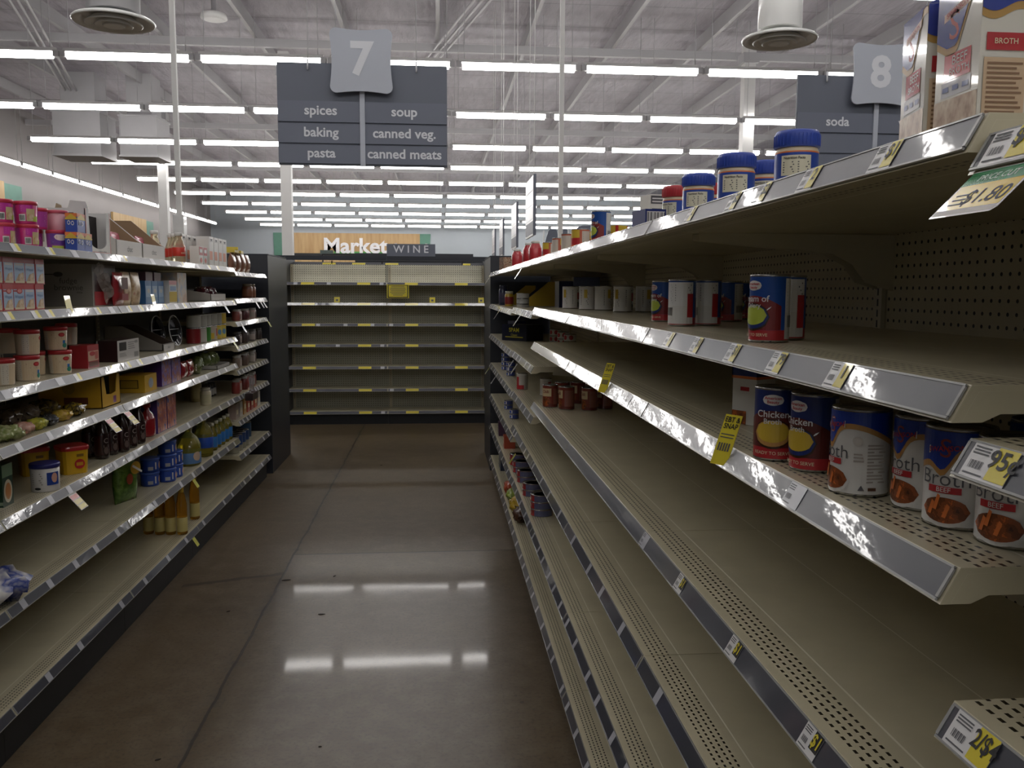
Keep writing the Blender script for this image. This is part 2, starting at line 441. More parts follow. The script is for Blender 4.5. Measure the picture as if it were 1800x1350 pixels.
# ------------------------------------------------------------------ air outlets, ducts, speaker
def diffuser(x, y, z, lean, label):
    r = empty('air_diffuser', (x, y, z))
    b = MB()
    if lean:
        b.lathe([(.27, .12, M_VENT), (.27, .5, M_PIPE), (.3, .8, M_PIPE)], 20); b.tube((0, 0, .62), (lean, .6, 2.6), .3, M_PIPE, 20)
    else: b.lathe([(.3, .1, M_PIPE), (.3, CEIL_Z-z, M_PIPE), (.28, CEIL_Z-z, M_PIPE)], 20)
    b.build('duct', r)
    b = MB(); b.lathe([(.2, .1, M_VENT), (.45, .02, M_VENT), (.47, 0, M_VENT), (.45, -.02, M_VENT), (.38, .0, M_VENT), (.36, .05, M_VENT)], 32); b.build('outer_ring', r)
    for q, (a, c) in enumerate(((.33, -.03), (.22, -.045))):
        b = MB(); b.lathe([(a-.09, c+.07, M_VENT), (a, c, M_VENT), (a-.02, c-.012, M_VENT), (a-.08, c+.03, M_VENT)], 28); b.build('inner_ring', r)
    b = MB(); b.lathe([(.05, .03, M_VENT), (.13, -.05, M_VENT), (.11, -.06, M_VENT)], 24); b.build('centre_cone', r)
    tag(r, label, 'air vent', 'round air diffusers')
p = at(200, 38, Z=4.9); diffuser(p[0], p[1], 4.9, 0, 'round white air diffuser hanging at top left of the aisle')
p = at(1370, 70, Z=4.9); diffuser(p[0], p[1], 4.9, 1.0, 'round white air diffuser on slanting duct left of the aisle 8 sign')
p = at(376, 33, Z=7.5); b = MB(); b.lathe([(.05, 1.3, M_PIPE), (.05, .14, M_WHITE), (.26, .1, M_WHITE), (.28, 0, M_WHITE), (.2, -.03, M_WHITE)], 24)
ob = b.build('ceiling_speaker'); ob.location = (p[0], p[1], 7.5)
tag(ob, 'small white disc speaker hanging under the roof near the left diffuser', 'speaker')
for (x0, x1, z0, z1, lb) in ((-12.5, -11.0, 6.1, 7.5, 'left one of two big square grey air ducts at upper left'), (-10.4, -9.2, 6.1, 7.4, 'right one of two big square grey air ducts at upper left')):
    b = MB(); b.box(x0, x1, 30, 31.4, z0, z1, M_PIPE); b.box(x0+.2, x1-.2, 30.2, 31.2, z1, CEIL_Z, M_PIPE)
    for z in (z0, z1): b.box(x0-.03, x1+.03, 29.97, 31.43, z-.03, z+.03, M_PIPE)
    ob = b.build('air_duct', o=((x0+x1)/2, 30.7, z0)); tag(ob, lb, 'air duct', 'square air ducts')
# power poles standing on the shelving
for (x, y, lb) in ((-2.2, 7.7, 'thin white power pole with box rising from the left shelving'), (1.11, 7.8, 'thin white power pole rising from the right shelving')):
    r = empty('power_pole', (x, y, 1.88)); b = MB(); b.box(-.02, .02, -.02, .02, 0, CEIL_Z-1.88, M_WHITE); b.build('pole', r)
    if x < 0: b = MB(); b.box(-.045, .045, -.045, .045, .25, .48, M_PAPER); b.build('junction_box', r)
    else: b = MB(); b.box(-.04, .04, -.04, .04, 0, .05, M_PAPER); b.build('foot_plate', r)
    tag(r, lb, 'power pole', 'power poles')

# ================================================================== shelving
FR, FL, FB = .50, -1.557, 11.13          # front edge of the right, left and back shelves
def T_R(d, a, z): return (FR+d, a, z)
def T_L(d, a, z): return (FL-d, a, z)
def T_B(d, a, z): return (a, FB+d, z)
NL = math.hypot(.019, .034); ND, NZ = .019/NL, .034/NL
def nose(u, off): return (-.019+.019*u - NZ*off, -.034+.034*u + ND*off)
TAGROWS = {}
def price_tag(sh, T, z, a, w, style, rd):
    """paper tag in the rail; rd = +1 when reading runs towards +a"""
    b = MB()
    def fn(u, v): d, q = nose(v, .0032); return T(d, a+rd*(u-.5)*w, z+q)
    def fn2(u, v): d, q = nose(v, .0038); return T(d, a+rd*(u-.5)*w, z+q)
    def fn3(u, v): d, q = nose(v, .0044); return T(d, a+rd*(u-.5)*w, z+q)
    if style in 'yk':
        b.rect(fn, 0, 1, .06, .94, M_PAPER)
        b.rect(fn2, .56, 1, .3 if style == 'k' else .12, .94, M_YEL if style == 'y' else M_DARKINK)
    elif style == 'Y': b.rect(fn, 0, 1, .06, .94, M_YEL)
    else: b.rect(fn, 0, 1, .06, .94, mat('#B9BAC0', .3, coat=.4))
    return b, fn2, fn3
def nice_tag(sh, T, z, a, w, style, rd, price):
    b, f2, f3 = price_tag(sh, T, z, a, w, style, rd)
    for q in (.84, .76, .68): b.rect(f2, .06, .42, q-.02, q+.02, M_INK)
    for q in range(9): b.rect(f2, .1+.035*q, .1+.035*q+.012*(1+q % 2), .3, .5, M_INK)
    b.rect(f2, .06, .5, .14, .18, M_INK)
    if price:
        c = M_DARKINK if style == 'y' else M_YEL
        b.text(price, 1, lambda x, y: f3(.78+x*(.44 if len(price) < 4 else .3), .62+y*.62), c, .02)
    b.buildw('price_tag', sh)
    return b
def shelf(bay, o, T, a0, a1, z, D, m, kick=False, brackets=False):
    g = .0015
    b = MB()
    b.prism([(-.019, -.036), (0, 0), (D, 0), (D, -.028), (.03, -.028), (.012, -.036)], lambda p, q, t: T(p, t, z+q), a0+g, a1-g, m, uv=True)
    sh = b.buildw('base_deck' if kick else 'shelf', bay)
    r = MB()
    fn = lambda p, q, t: T(*((lambda dz: (dz[0], t, z+dz[1]))(nose(p, q))))
    r.prism([(.065, .0006), (.935, .0006), (.935, .0024), (.065, .0024)], fn, a0+.006, a1-.006, M_RAIL)
    for u in (.035, .945): r.prism([(u-.03, .0006), (u+.03, .0006), (u+.03, .0032), (u-.03, .0032)], fn, a0+.006, a1-.006, M_RIM)
    for a in (a0+.007, a1-.007): r.prism([(.09, .0006), (.91, .0006), (.91, .003), (.09, .003)], fn, a-.002, a+.002, M_RIM)
    r.buildw('price_rail', sh)
    if brackets:
        for a in (a0+.025, a1-.025):
            k = MB()
            k.prism([(.1, -.029), (.1, -.045), (.3, -.062), (.42, -.075), (.47, -.1), (.5, -.14), (D, -.16), (D, -.029)], lambda p, q, t: T(p, t, z+q), a-.002, a+.002, M_POST)
            k.buildw('bracket', sh)
    return sh
BAYS = {}
def bay(key, T, a0, a1, tops, label, group, D=.57, peg=M_PEG, top=1.92, brackets=False, posts=(True, True), base=True):
    c = T(0, (a0+a1)/2, 0)
    root = empty('shelving_bay', (c[0], c[1], 0)); o = (c[0], c[1], 0)
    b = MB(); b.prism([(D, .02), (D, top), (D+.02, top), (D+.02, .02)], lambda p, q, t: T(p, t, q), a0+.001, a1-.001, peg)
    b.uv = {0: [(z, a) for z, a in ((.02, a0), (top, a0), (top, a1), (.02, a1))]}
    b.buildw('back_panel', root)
    if T is T_B:      # added facing above the highest shelf, overhead light put into its paler colour
        b = MB(); b.prism([(D-.004, tops[0]+.004), (D-.004, top), (D-.0005, top), (D-.0005, tops[0]+.004)], lambda p, q, t: T(p, t, q), a0+.037, a1-.037, M_PEGLIT)
        b.uv = {0: [(z, a) for z, a in ((tops[0], a0), (top, a0), (top, a1), (tops[0], a1))]}; b.buildw('lit_upper_panel', root)
    for s, a in ((0, a0), (1, a1)):
        if not posts[s]: continue
        b = MB(); b.prism([(D-.012, 0), (D-.001, 0), (D-.001, top), (D-.012, top)], lambda p, q, t: T(p, t, q), a+(.001 if s == 0 else -.035), a+(.035 if s == 0 else -.001), M_POST)
        z = .3
        while z < top-.04: b.prism([(D-.0128, z), (D-.0121, z), (D-.0121, z+.017), (D-.0128, z+.017)], lambda p, q, t: T(p, t, q), a+(.015 if s == 0 else -.021), a+(.021 if s == 0 else -.015), M_DARKINK); z += .0254
        b.buildw('upright', root)
    shs = []
    for i, z in enumerate(tops):
        last = i == len(tops)-1 and base
        shs.append(shelf(root, o, T, a0, a1, z, D, M_SHELF, last, brackets and not last))
    if base:
        b = MB(); b.prism([(.03, 0), (.05, 0), (.05, tops[-1]-.028), (.03, tops[-1]-.028)], lambda p, q, t: T(p, t, q), a0+.001, a1-.001, M_KICK); b.buildw('kick_plate', root)
    tag(root, label, 'shelving', group); BAYS[key] = (root, shs, tops, a0, a1, T)
    return root
Y0, BW = .76, 1.2192
TOPS_R = {0: [1.872, 1.594, 1.335, .165], 1: [1.893, 1.644, 1.467, 1.156, .845, .485, .165], 4: [1.893, 1.622, 1.337, 1.072, .845, .485, .165], 5: [1.893, 1.605, 1.327, 1.055, .76, .475, .168]}
for k in range(7):
    T_ = TOPS_R[0 if k == 0 else (1 if k < 4 else (4 if k == 4 else 5))]
    a0 = Y0+BW*(k-1)
    bay('R%d' % k, T_R, a0, a0+BW, T_, '%s bay of right-hand shelving%s' % (ORD[k], ', nearest the camera, mostly cut off by the frame' if k == 0 else (', ending at the black end panel' if k == 6 else ', counted from the camera, beige with '+('mostly bare shelves' if k < 5 else 'a few tins left'))),
        'right-hand shelving run', brackets=1 <= k <= 4, posts=(True, k == 6))
YL0 = 3.133
TOPS_L = [1.895, 1.646, 1.367, 1.162, .906, .576, .212]; TOPS_LD = [1.867, 1.657, 1.479, 1.286, 1.101, .901, .703, .432, .212]
for k in range(5):
    a0 = YL0+BW*(k-1)
    lb = ['bay of left-hand shelving nearest the camera, only its far end in frame', 'bay of left-hand shelving with pink frosting tubs on its top shelf', 'bay of left-hand shelving with the brown and white cartons on top',
          'bay of left-hand shelving with white cartons and the purple boxes', 'far left bay of closely spaced shelves beside the black end panel'][k]
    bay('L%d' % k, T_L, a0, a0+BW, TOPS_LD if k == 4 else TOPS_L, lb, 'left-hand shelving run', posts=(True, k == 4), peg=painted('#5A564E', .5))  # same beige backs as the right run, shade between shelves painted in
BX = -1.905; BBW = 1.262
TOPS_B = [1.826, 1.567, 1.303, 1.038, .753, .463, .171]
for k in range(2):
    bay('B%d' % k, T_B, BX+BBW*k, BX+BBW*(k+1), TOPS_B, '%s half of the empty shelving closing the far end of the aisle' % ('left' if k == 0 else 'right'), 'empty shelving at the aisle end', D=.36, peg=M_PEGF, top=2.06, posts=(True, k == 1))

# black frame around the empty end shelving: parts of its two halves
for k, (x0, x1, sx0, sx1) in enumerate(((BX, BX+BBW-.001, BX-.16, BX-.002), (BX+BBW+.001, BX+2*BBW, BX+2*BBW+.002, BX+2*BBW+.3))):
    r = BAYS['B%d' % k][0]
    b = MB(); b.box(sx0, sx1, FB-.02, FB+.75, 0, 2.15, M_BLACK); b.buildw('side_panel', r)
    b = MB(); b.box(min(x0, sx0), max(x1, sx1), FB, FB+.04, 2.105, 2.16, M_BLACK); b.buildw('top_rail', r)
    b = MB(); b.box(x0, x1, FB+.6, FB+.7, 1.9, 2.1, mat('#6F7076', .5)); b.buildw('rear_fascia', r)
    for x in ((-1.33, -.70) if k == 0 else (.32,)):
        b = MB(); b.tube((x, FB+.02, 2.1), (x, FB+.02, 2.06), .008, M_DARKINK, 6); b.buildw('hook', r)

# black end panels closing the two runs
for T, y0, y1, nm, lb in ((T_L, 8.16, 9.15, 'L', 'tall black end panel at the far end of the left-hand shelving'), (T_R, 8.16, 9.15, 'R', 'tall black end panel at the far end of the right-hand shelving')):
    x0, x1 = sorted((T(0, 0, 0)[0], T(.9, 0, 0)[0]))
    r = empty('end_panel', ((x0+x1)/2, (y0+y1)/2, 0)); o = ((x0+x1)/2, (y0+y1)/2, 0)
    b = MB(); b.box(x0, x1, y0, y1, 0, 2.045, M_BLACK); b.buildw('carcass', r)
    b = MB(); b.box(x0-.004, x1+.004, y0-.004, y1+.004, 2.045, 2.057, mat('#3E424B', .25)); b.buildw('cap_strip', r)
    tag(r, lb, 'end panel', 'black end panels')

# ------------------------------------------------------------------ price tags in the rails
def rail_tags(key, level, alist, w=.048, styles='y', price=None):
    root, shs, tops, a0, a1, T = BAYS[key]
    rd = {T_R: -1, T_L: 1, T_B: 1}[T]
    for i, a in enumerate(alist):
        st = styles[i % len(styles)]
        if price: nice_tag(shs[level], T, tops[level], a, w, st, rd, price[i % len(price)])
        else: price_tag(shs[level], T, tops[level], a, w, st, rd)[0].buildw('price_tag', shs[level])

# ================================================================== signs
def fy(x, y, z): return lambda u, v: (x+u, y, z+v)
def tile_outline(w, h, r=.045, dent=.014):
    """rounded square whose sides bow slightly inwards"""
    P = []
    for cx, cz, t0 in ((w/2-r, h/2-r, 0), (-w/2+r, h/2-r, 90), (-w/2+r, -h/2+r, 180), (w/2-r, -h/2+r, 270)):
        for i in range(7):
            t = math.radians(t0+15*i); P.append((cx+r*math.cos(t), cz+r*math.sin(t)))
        # bow to the next corner
        a, b = {0: ((w/2-r, h/2), (-w/2+r, h/2)), 90: ((-w/2, h/2-r), (-w/2, -h/2+r)), 180: ((-w/2+r, -h/2), (w/2-r, -h/2)), 270: ((w/2, -h/2+r), (w/2, h/2-r))}[t0]
        nx, nz = {0: (0, -1), 90: (1, 0), 180: (0, 1), 270: (-1, 0)}[t0]
        for i in range(1, 8):
            f = i/8; s = math.sin(math.pi*f)*dent
            P.append((a[0]+(b[0]-a[0])*f+nx*s, a[1]+(b[1]-a[1])*f+nz*s))
    return P
def aisle_sign(x0, x1, zt, zb, rows, y, number, tx, tz, tw, th, words, label):
    xm = (x0+x1)/2; r = empty('aisle_sign', (xm, y, zb))
    b = MB(); b.box(x0-xm, x1-xm, 0, .02, 0, zt-zb, M_SIGN); b.build('backing_board', r)
    zs = rows
    for i in range(len(zs)-1):
        b = MB(); b.box(x0-xm+.004, x1-xm-.004, -.012, 0, zs[i+1]-zb+.006, zs[i]-zb-.006, M_SIGN2)
        zc = (zs[i]+zs[i+1])/2-zb
        for s in (0, 1):
            wd = words[i][s] if i < len(words) else ''
            if wd: b.text(wd, .09, fy(tx-xm+(-.285 if s == 0 else .288), -.0135, zc+.006), M_LET, .022, sx=1.04)
        b.build('category_slat', r)
    b = MB(); b.box(tx-xm-.017, tx-xm+.017, -.024, -.012, -.005, zs[0]-zb+.1, M_TILE); b.build('centre_strip', r)
    P = tile_outline(tw, th); b = MB(); yy = -.06
    b.prism([(p[0]+tx-xm, p[1]+tz-zb) for p in P], lambda p, q, t: (p, t, q), yy, yy+.012, M_TILE)
    b.text(number, .30, fy(tx-xm, yy-.002, tz-zb+.005), M_LET, .034, sx=1.02); b.build('number_tile', r)
    b = MB(); b.box(tx-xm-.1, tx-xm+.1, yy+.012, 0, tz-zb-.1, tz-zb+.1, M_SIGN); b.build('tile_spacer', r)
    for s in (-1, 1):
        b = MB(); b.tube((s*.37, .01, zt-zb-.03), (s*.37, .01, CEIL_Z-zb-.2), .0035, M_PIPE, 5, False); b.tube((s*.37, -.02, zt-zb-.05), (s*.37, -.02, zt-zb+.02), .006, M_LET, 6); b.build('hanging_wire', r)
    tag(r, label, 'aisle sign', 'hanging aisle signs'); return r
aisle_sign(-1.09, .074, 3.28, 2.592, [3.03, 2.878, 2.735, 2.597], 6.2, '7', -.511, 3.287, .426, .43,
           [('spices', 'soup'), ('baking', 'canned veg.'), ('pasta', 'canned meats')], 'dark grey hanging sign of aisle 7 listing spices, baking, pasta, soup and cans')
aisle_sign(2.6, 3.76, 3.29, 2.60, [3.03, 2.88, 2.735, 2.6], 6.2, '8', 3.19, 3.293, .424, .43,
           [('soda', 'water'), ('', ''), ('', '')], 'dark grey hanging sign of aisle 8 beyond the right shelving, reading soda')

# WINE header on its fixture behind the end shelving
r = empty('wine_fixture', (-.3, 14.8, 0))
b = MB(); b.box(-1.05, 1.3, -.3, .4, 0, 2.25, M_BLACK); b.build('body', r)
b = MB(); b.box(-1.05, .9, -.32, -.26, 2.2, 2.335, M_BLACK); b.build('top_fascia', r)
b = MB(); b.box(-.53, .27, -.335, -.32, 2.24, 2.49, M_SIGN); b.text('W I N E', .17, fy(-.13, -.3365, 2.40), M_LET, .012); b.build('header_board', r)
for x in (-.38, .12):
    b = MB(); b.box(x-.02, x+.02, -.345, -.3, 2.485, 2.5, M_PIPE); b.build('clip', r)
b = MB(); b.box(-1.62, -1.05, -.05, .0, 2.31, 2.33, M_DARKINK); b.box(-1.62, -1.6, -.05, 0, 0, 2.33, M_DARKINK); b.build('side_rail', r)
tag(r, 'dark fixture with a WINE header board behind the empty end shelving', 'display fixture')

# Market sign on the far wall
yw = YF-.02
def wp(x, y): p = at(x, y, Y=yw); return p[0], p[2]
x0, z1 = wp(500, 409); x1, _ = wp(738, 411); _, z0 = wp(600, 462)
r = empty('wall_sign', ((x0+x1)/2, yw, z0)); xm = (x0+x1)/2
b = MB(); b.box(x0-xm, x1-xm, -.12, 0, 0, z1-z0, wood('#C9A877', '#B08C5A')); b.build('wood_panel', r)
for sx, e in ((-1, x0-xm), (1, x1-xm)):
    b = MB(); m = painted('#5F8F7C', .6, .1)
    b.face([(e, -.1, 0 if sx < 0 else 1.3), (e+sx*.75, -.1, 0 if sx < 0 else 1.3), (e+sx*.8, -.1, z1-z0), (e, -.1, z1-z0)], m); b.build('green_wing', r)
lx, lz = wp(625, 433.5); b = MB(); b.text('Market', 1.5, lambda u, v: (lx-xm+u*1.0, -.2, lz-z0+v), mat('#EDEDF0', .5), .03, sx=1.08); b.build('lettering', r)
gx0, gz1 = wp(587, 442); gx1, gz0 = wp(676, 447); b = MB(); b.box(gx0-xm, gx1-xm, -.16, -.12, gz0-z0, gz1-z0, painted('#5FA95C', .6)); b.build('green_strip', r)
tag(r, 'wood panel wall sign reading Market high on the far wall', 'wall sign')
# a wooden counter front with a dark rail on it, seen under the Market sign
yc = 60.0
def cp(x, y): p = at(x, y, Y=yc); return p[0], p[2]
r = empty('back_counter', (cp(600, 450)[0], yc, 0)); xm = cp(600, 450)[0]
zt, zr0, zr1 = cp(560, 449.5)[1], cp(560, 449.5)[1], cp(560, 445.5)[1]; xa, xb = cp(514, 450)[0]-xm, cp(690, 450)[0]-xm
b = MB(); b.box(xa, xb, -.3, .6, 0, zt, wood('#D2B27E', '#B89660')); b.build('body', r)
b = MB(); b.box(xa, xb, -.35, -.3, zr0, zr1, M_KICK); b.build('rail', r)
x0, z1 = cp(564, 440); x1, z0 = cp(587, 447.5)
b = MB(); b.box(x0-xm, x1-xm, -.42, -.35, z0, z1, painted('#3D4A46', .5)); b.build('dark_box', r)
tag(r, 'wooden counter front with a dark rail below the Market sign', 'counter')
# wood signs on the left wall
for (ya, yb, yg, z0, z1, lb) in ((45.6, 50.6, 51.8, 4.5, 5.6, 'wood sign with green edge on the left wall above the cartons'), (32.4, 34.6, 36.0, 4.85, 5.75, 'wood sign with green edge on the left wall above the pink tubs')):
    r = empty('wall_sign', (XL+.06, (ya+yb)/2, z0)); ym = (ya+yb)/2
    b = MB(); b.box(-.05, .06, ya-ym, yb-ym, 0, z1-z0, wood('#B99B6C', '#A5854F', (1, 1, .2))); b.build('wood_panel', r)
    b = MB(); b.box(-.04, .05, yb-ym, yg-ym, 0, z1-z0-.05, painted('#5E8A7C', .6)); b.build('green_wing', r)
    tag(r, lb, 'wall sign')

# narrow blade signs hanging edge-on beyond the right-hand shelving
for i, (x, ya, yb, zb, zt) in enumerate(((1.345, 12.0, 13.1, 2.5, 3.33), (1.42, 15.4, 16.5, 2.5, 3.3), (1.45, 19.0, 20.1, 2.5, 3.3), (1.47, 22.0, 23.1, 2.5, 3.3))):
    r = empty('blade_sign', (x, (ya+yb)/2, zb)); h = zt-zb; d = (yb-ya)/2
    b = MB(); b.box(-.012, .012, -d, d, 0, h, mat('#E8EAEE', .35)); b.build('panel', r)
    for s in range(4):
        b = MB(); z = .03+s*.2; b.box(-.016, -.012, -d+.05, d-.05, z, z+.17, M_SIGN if s == 0 else mat('#C9CDD4', .35)); b.build('slat', r)
    b = MB(); b.box(-.02, .02, -d-.02, -d, 0, h, M_SIGN); b.build('edge_frame', r)
    b = MB(); b.tube((0, -d+.1, h), (0, -d+.1, CEIL_Z-zb), .006, M_WHITE, 5, False); b.tube((0, d-.4, h), (0, d-.4, CEIL_Z-zb), .006, M_WHITE, 5, False); b.build('hanging_wire', r)
    tag(r, 'narrow grey blade sign hanging edge-on beyond the right shelving, %s of four from the camera' % ORD[i], 'hanging sign', 'blade signs')

# dark headers of the displays beyond the right-hand shelving
for i, (px0, px1, py0, y, txt, lb) in enumerate(((957, 986, 402, 10.4, '', 'dark arched display header beside the blade signs'), (983, 1003, 402, 11.0, '', 'dark arched display header between the two others'), (1000, 1062, 396, 10.3, 'DEVIL', 'dark peaked display header lettered DEV behind the blue soup can'))):
    p, q = at(px0, py0, Y=y), at(px1, py0, Y=y); w = q[0]-p[0]; zt = p[2]; xm = (p[0]+q[0])/2
    r = empty('display_header', (xm, y, 0)); b = MB()
    prof = [(-w/2, zt-.26)] + [(w*(-.5+t/8), zt-.26+.26*min(1, 1.5*math.sin(math.pi*(.12+.76*t/8))-.33)) for t in range(9)] + [(w/2, zt-.26)]
    b.prism(prof, lambda a, c, t: (a, t, c), 0, .02, M_SIGN)
    if txt: b.text('DEVIL', .125, fy(.04, -.0015, zt-.19), M_LET, .02)
    b.build('header_card', r)
    b = MB(); b.box(-w/2, w/2, 0, .35, 0, zt-.26, M_BLACK); b.build('stand', r)
    b = MB(); b.box(-w/2-.012, -w/2, -.003, .023, zt-.4, zt-.02, M_PAPER); b.build('white_edge', r)
    tag(r, lb, 'display header')

# yellow poster and tags on the empty shelving
def card(name, T, a0, a1, z0, z1, d, lb, cat, group=None, lean=0, art=None, m=M_YEL, th=.0012):
    b = MB(); c = T(d, (a0+a1)/2, z0)
    b.prism([(0, 0), (lean, z1-z0), (lean+th, z1-z0), (th, 0)], lambda p, q, t: tuple(np.subtract(T(d+p, t, z0+q), c)), a0, a1, m)
    def fn(u, v, off=.0012): return tuple(np.subtract(T(d+lean*v-off, a0+(a1-a0)*u, z0+(z1-z0)*v), c))
    if art: art(b, fn)
    ob = b.build(name); ob.location = c
    return tag(ob, lb, cat, group)
def poster(b, f):
    g = lambda u, v: f(u, v, .0020)
    for u0, u1, v0, v1 in ((.04, .96, .93, .97), (.04, .96, .03, .09), (.04, .08, .03, .97), (.92, .96, .03, .97)): b.rect(f, u0, u1, v0, v1, M_DARKINK)
    for i, w in enumerate((.3, .34, .36, .33, .36, .3, .22)): b.rect(g, .5-w, .5+w, .82-i*.105, .86-i*.105, M_INK)
b0 = at(680, 500, Y=11.1); b1 = at(719, 524, Y=11.1)
card('notice', T_B, b0[0], b1[0], b1[2], b0[2], -.045, 'yellow notice with a black border on the empty shelving', 'notice', art=poster)
for px, py, lean, lb in ((592, 531, .01, 'left of three yellow tags standing on the second empty shelf'), (760, 532, .03, 'tilted yellow tag standing on the second empty shelf right of the notice'), (846, 532, .02, 'yellow tag at the right end of the second empty shelf')):
    p = at(px, 536, Y=11.1); card('shelf_tag', T_B, p[0]-.036, p[0]+.036, 1.572, 1.64, .0, lb, 'shelf tag', 'yellow tags on the empty shelving', lean=lean, art=lambda b, f: b.rect(f, .3, .7, .25, .6, M_INK))
for i, px in enumerate((572, 626, 686, 822)):
    p = at(px, 464, Y=11.13); card('shelf_tag', T_B, p[0]-(.085 if i < 3 else .05), p[0]+(.085 if i < 3 else .05), 2.061, 2.085, .36, 'yellow tag lying on top of the empty shelving, %s from the left' % ORD[i], 'shelf tag', 'yellow tags on top of the empty shelving', lean=.03, m=M_YEL)
for i, z in enumerate(TOPS_B):
    for px in (543, 641, 724, 811):
        a = at(px, 600, Y=FB)[0]; k = 0 if a < BX+BBW else 1
        if i == 0 and px == 641: pass
        root, shs, tops, *_ = BAYS['B%d' % k]
        price_tag(shs[i], T_B, z, a, .165, 'Y', 1)[0].buildw('price_tag', shs[i])
    for px in ((522, 580, 672), (530, 570, 610, 672), (560, 608, 655, 688), (594, 672), (672,), (688,), (672,))[i]:
        a = at(px, 600, Y=FB)[0]; k = 0 if a < BX+BBW else 1
        root, shs, *_ = BAYS['B%d' % k]
        price_tag(shs[i], T_B, z, a, .05, 'w', 1)[0].buildw('price_tag', shs[i])

# ------------------------------------------------------------------ tags in the rails of the two runs
def R_tags(level, pxs, styles, prices=None):
    for i, px in enumerate(pxs):
        z = TOPS_R[1][level]; a = along(px, .49, z-.017); k = int((a-Y0)//BW)+1
        if 0 <= k <= 6:
            root, shs, tops, *_ = BAYS['R%d' % k]
            lv = min(range(len(tops)), key=lambda j: abs(tops[j]-z))
            nice_tag(shs[lv], T_R, tops[lv], a, .05 if styles[i % len(styles)] != 'g' else .03, styles[i % len(styles)], -1, prices[i % len(prices)] if prices else None)
R_tags(0, (1215, 1290, 1340, 1424, 1558), 'y', ('2', '$2', '$2', '2', '$1'))
R_tags(1, (1177, 1225, 1289, 1367, 1475), 'y', ('1', '$1', '$1', '79', '1'))
R_tags(2, (1010, 1105, 1262, 1398), 'gwyw')
R_tags(3, (1134, 1197, 1292, 1427), 'wkkk', ('', '$1', '$1', '$1'))
nt = BAYS['R0'][1]
for lv, a, pr in ((0, .712, '$1'), (1, .712, '95\u00a2'), (2, .712, '2/$4')): nice_tag(nt[lv], T_R, TOPS_R[0][lv], a, .062, 'y', -1, pr)
r2 = random.Random(3)
def auto_tags(key, level, n, styles, w=.045):
    root, shs, tops, a0, a1, T = BAYS[key]
    for i in range(n):
        a = a0+(a1-a0)*((i+.5)/n+r2.uniform(-.25, .25)/n)
        price_tag(shs[level], T, tops[level], a, w, styles[r2.randrange(len(styles))], -1 if T is T_R else 1)[0].buildw('price_tag', shs[level])
for k in (1, 2, 3):
    for lv in (4, 5, 6): auto_tags('R%d' % k, lv, {4: 4, 5: 6, 6: 6}[lv] if k > 1 else 3, 'gw' if k > 1 else 'g', .03)
for k in (4, 5, 6):
    for lv in range(1, 7): auto_tags('R%d' % k, lv, 5, 'gwg', .04)
for k in (1, 2, 3):
    for lv in range(7): auto_tags('L%d' % k, lv, (4, 6, 6, 5, 5, 5, 3)[lv], 'yygw' if lv < 3 else 'wgg', .06 if lv < 3 else .04)
for lv in range(9): auto_tags('L4', lv, 11 if 2 < lv < 7 else 5, 'ggw', .045)

# cards and strips clipped to the rails, sticking out into the aisle
def talker(T, px, z, w, h, out, cols, lb, up=False, drop=1, prices=None, curl=0):
    """card gripped by a rail: hangs (or stands) from it, leaning into the aisle"""
    X = T(-.012, 0, 0)[0]; a = along(px, X, z-.017)
    top = (-.022, -.036) if not up else (.0, .0)
    s = 1 if up else -1
    rd = -1 if T is T_R else 1
    def fn(u, v, off=0): # v 0 at the rail .. 1 at the free edge
        d = top[0]-out*v-curl*v*v - off; q = top[1]+s*v*h
        return tuple(np.subtract(T(d, a+rd*(u-.5)*w, z+q), c))
    c = T(top[0], a, z+top[1]); b = MB(); n = 4
    for i in range(n):
        v0, v1 = i/n, (i+1)/n
        b.face([fn(0, v0), fn(1, v0), fn(1, v1), fn(0, v1)], cols[0]); b.face([fn(0, v0, -.001), fn(1, v0, -.001), fn(1, v1, -.001), fn(0, v1, -.001)], cols[0])
    for u in (0, 1): b.face([fn(u, 0), fn(u, 1), fn(u, 1, -.001), fn(u, 0, -.001)], cols[0])
    b.face([fn(0, 1), fn(1, 1), fn(1, 1, -.001), fn(0, 1, -.001)], cols[0])
    g = lambda u, v: fn(u, v, .001)
    for i, m in enumerate(cols[1:]):
        k = len(cols)-1; b.rect(g, .03, .97, (i+.04)/k*.96+.02, (i+1)/k*.96, m)
    ob = b.build('shelf_tag'); ob.location = c
    tag(ob, lb, 'shelf tag', 'cards clipped to the shelf rails'); return b, ob, fn
GREEN = mat('#2E8B57', .25, coat=.6)
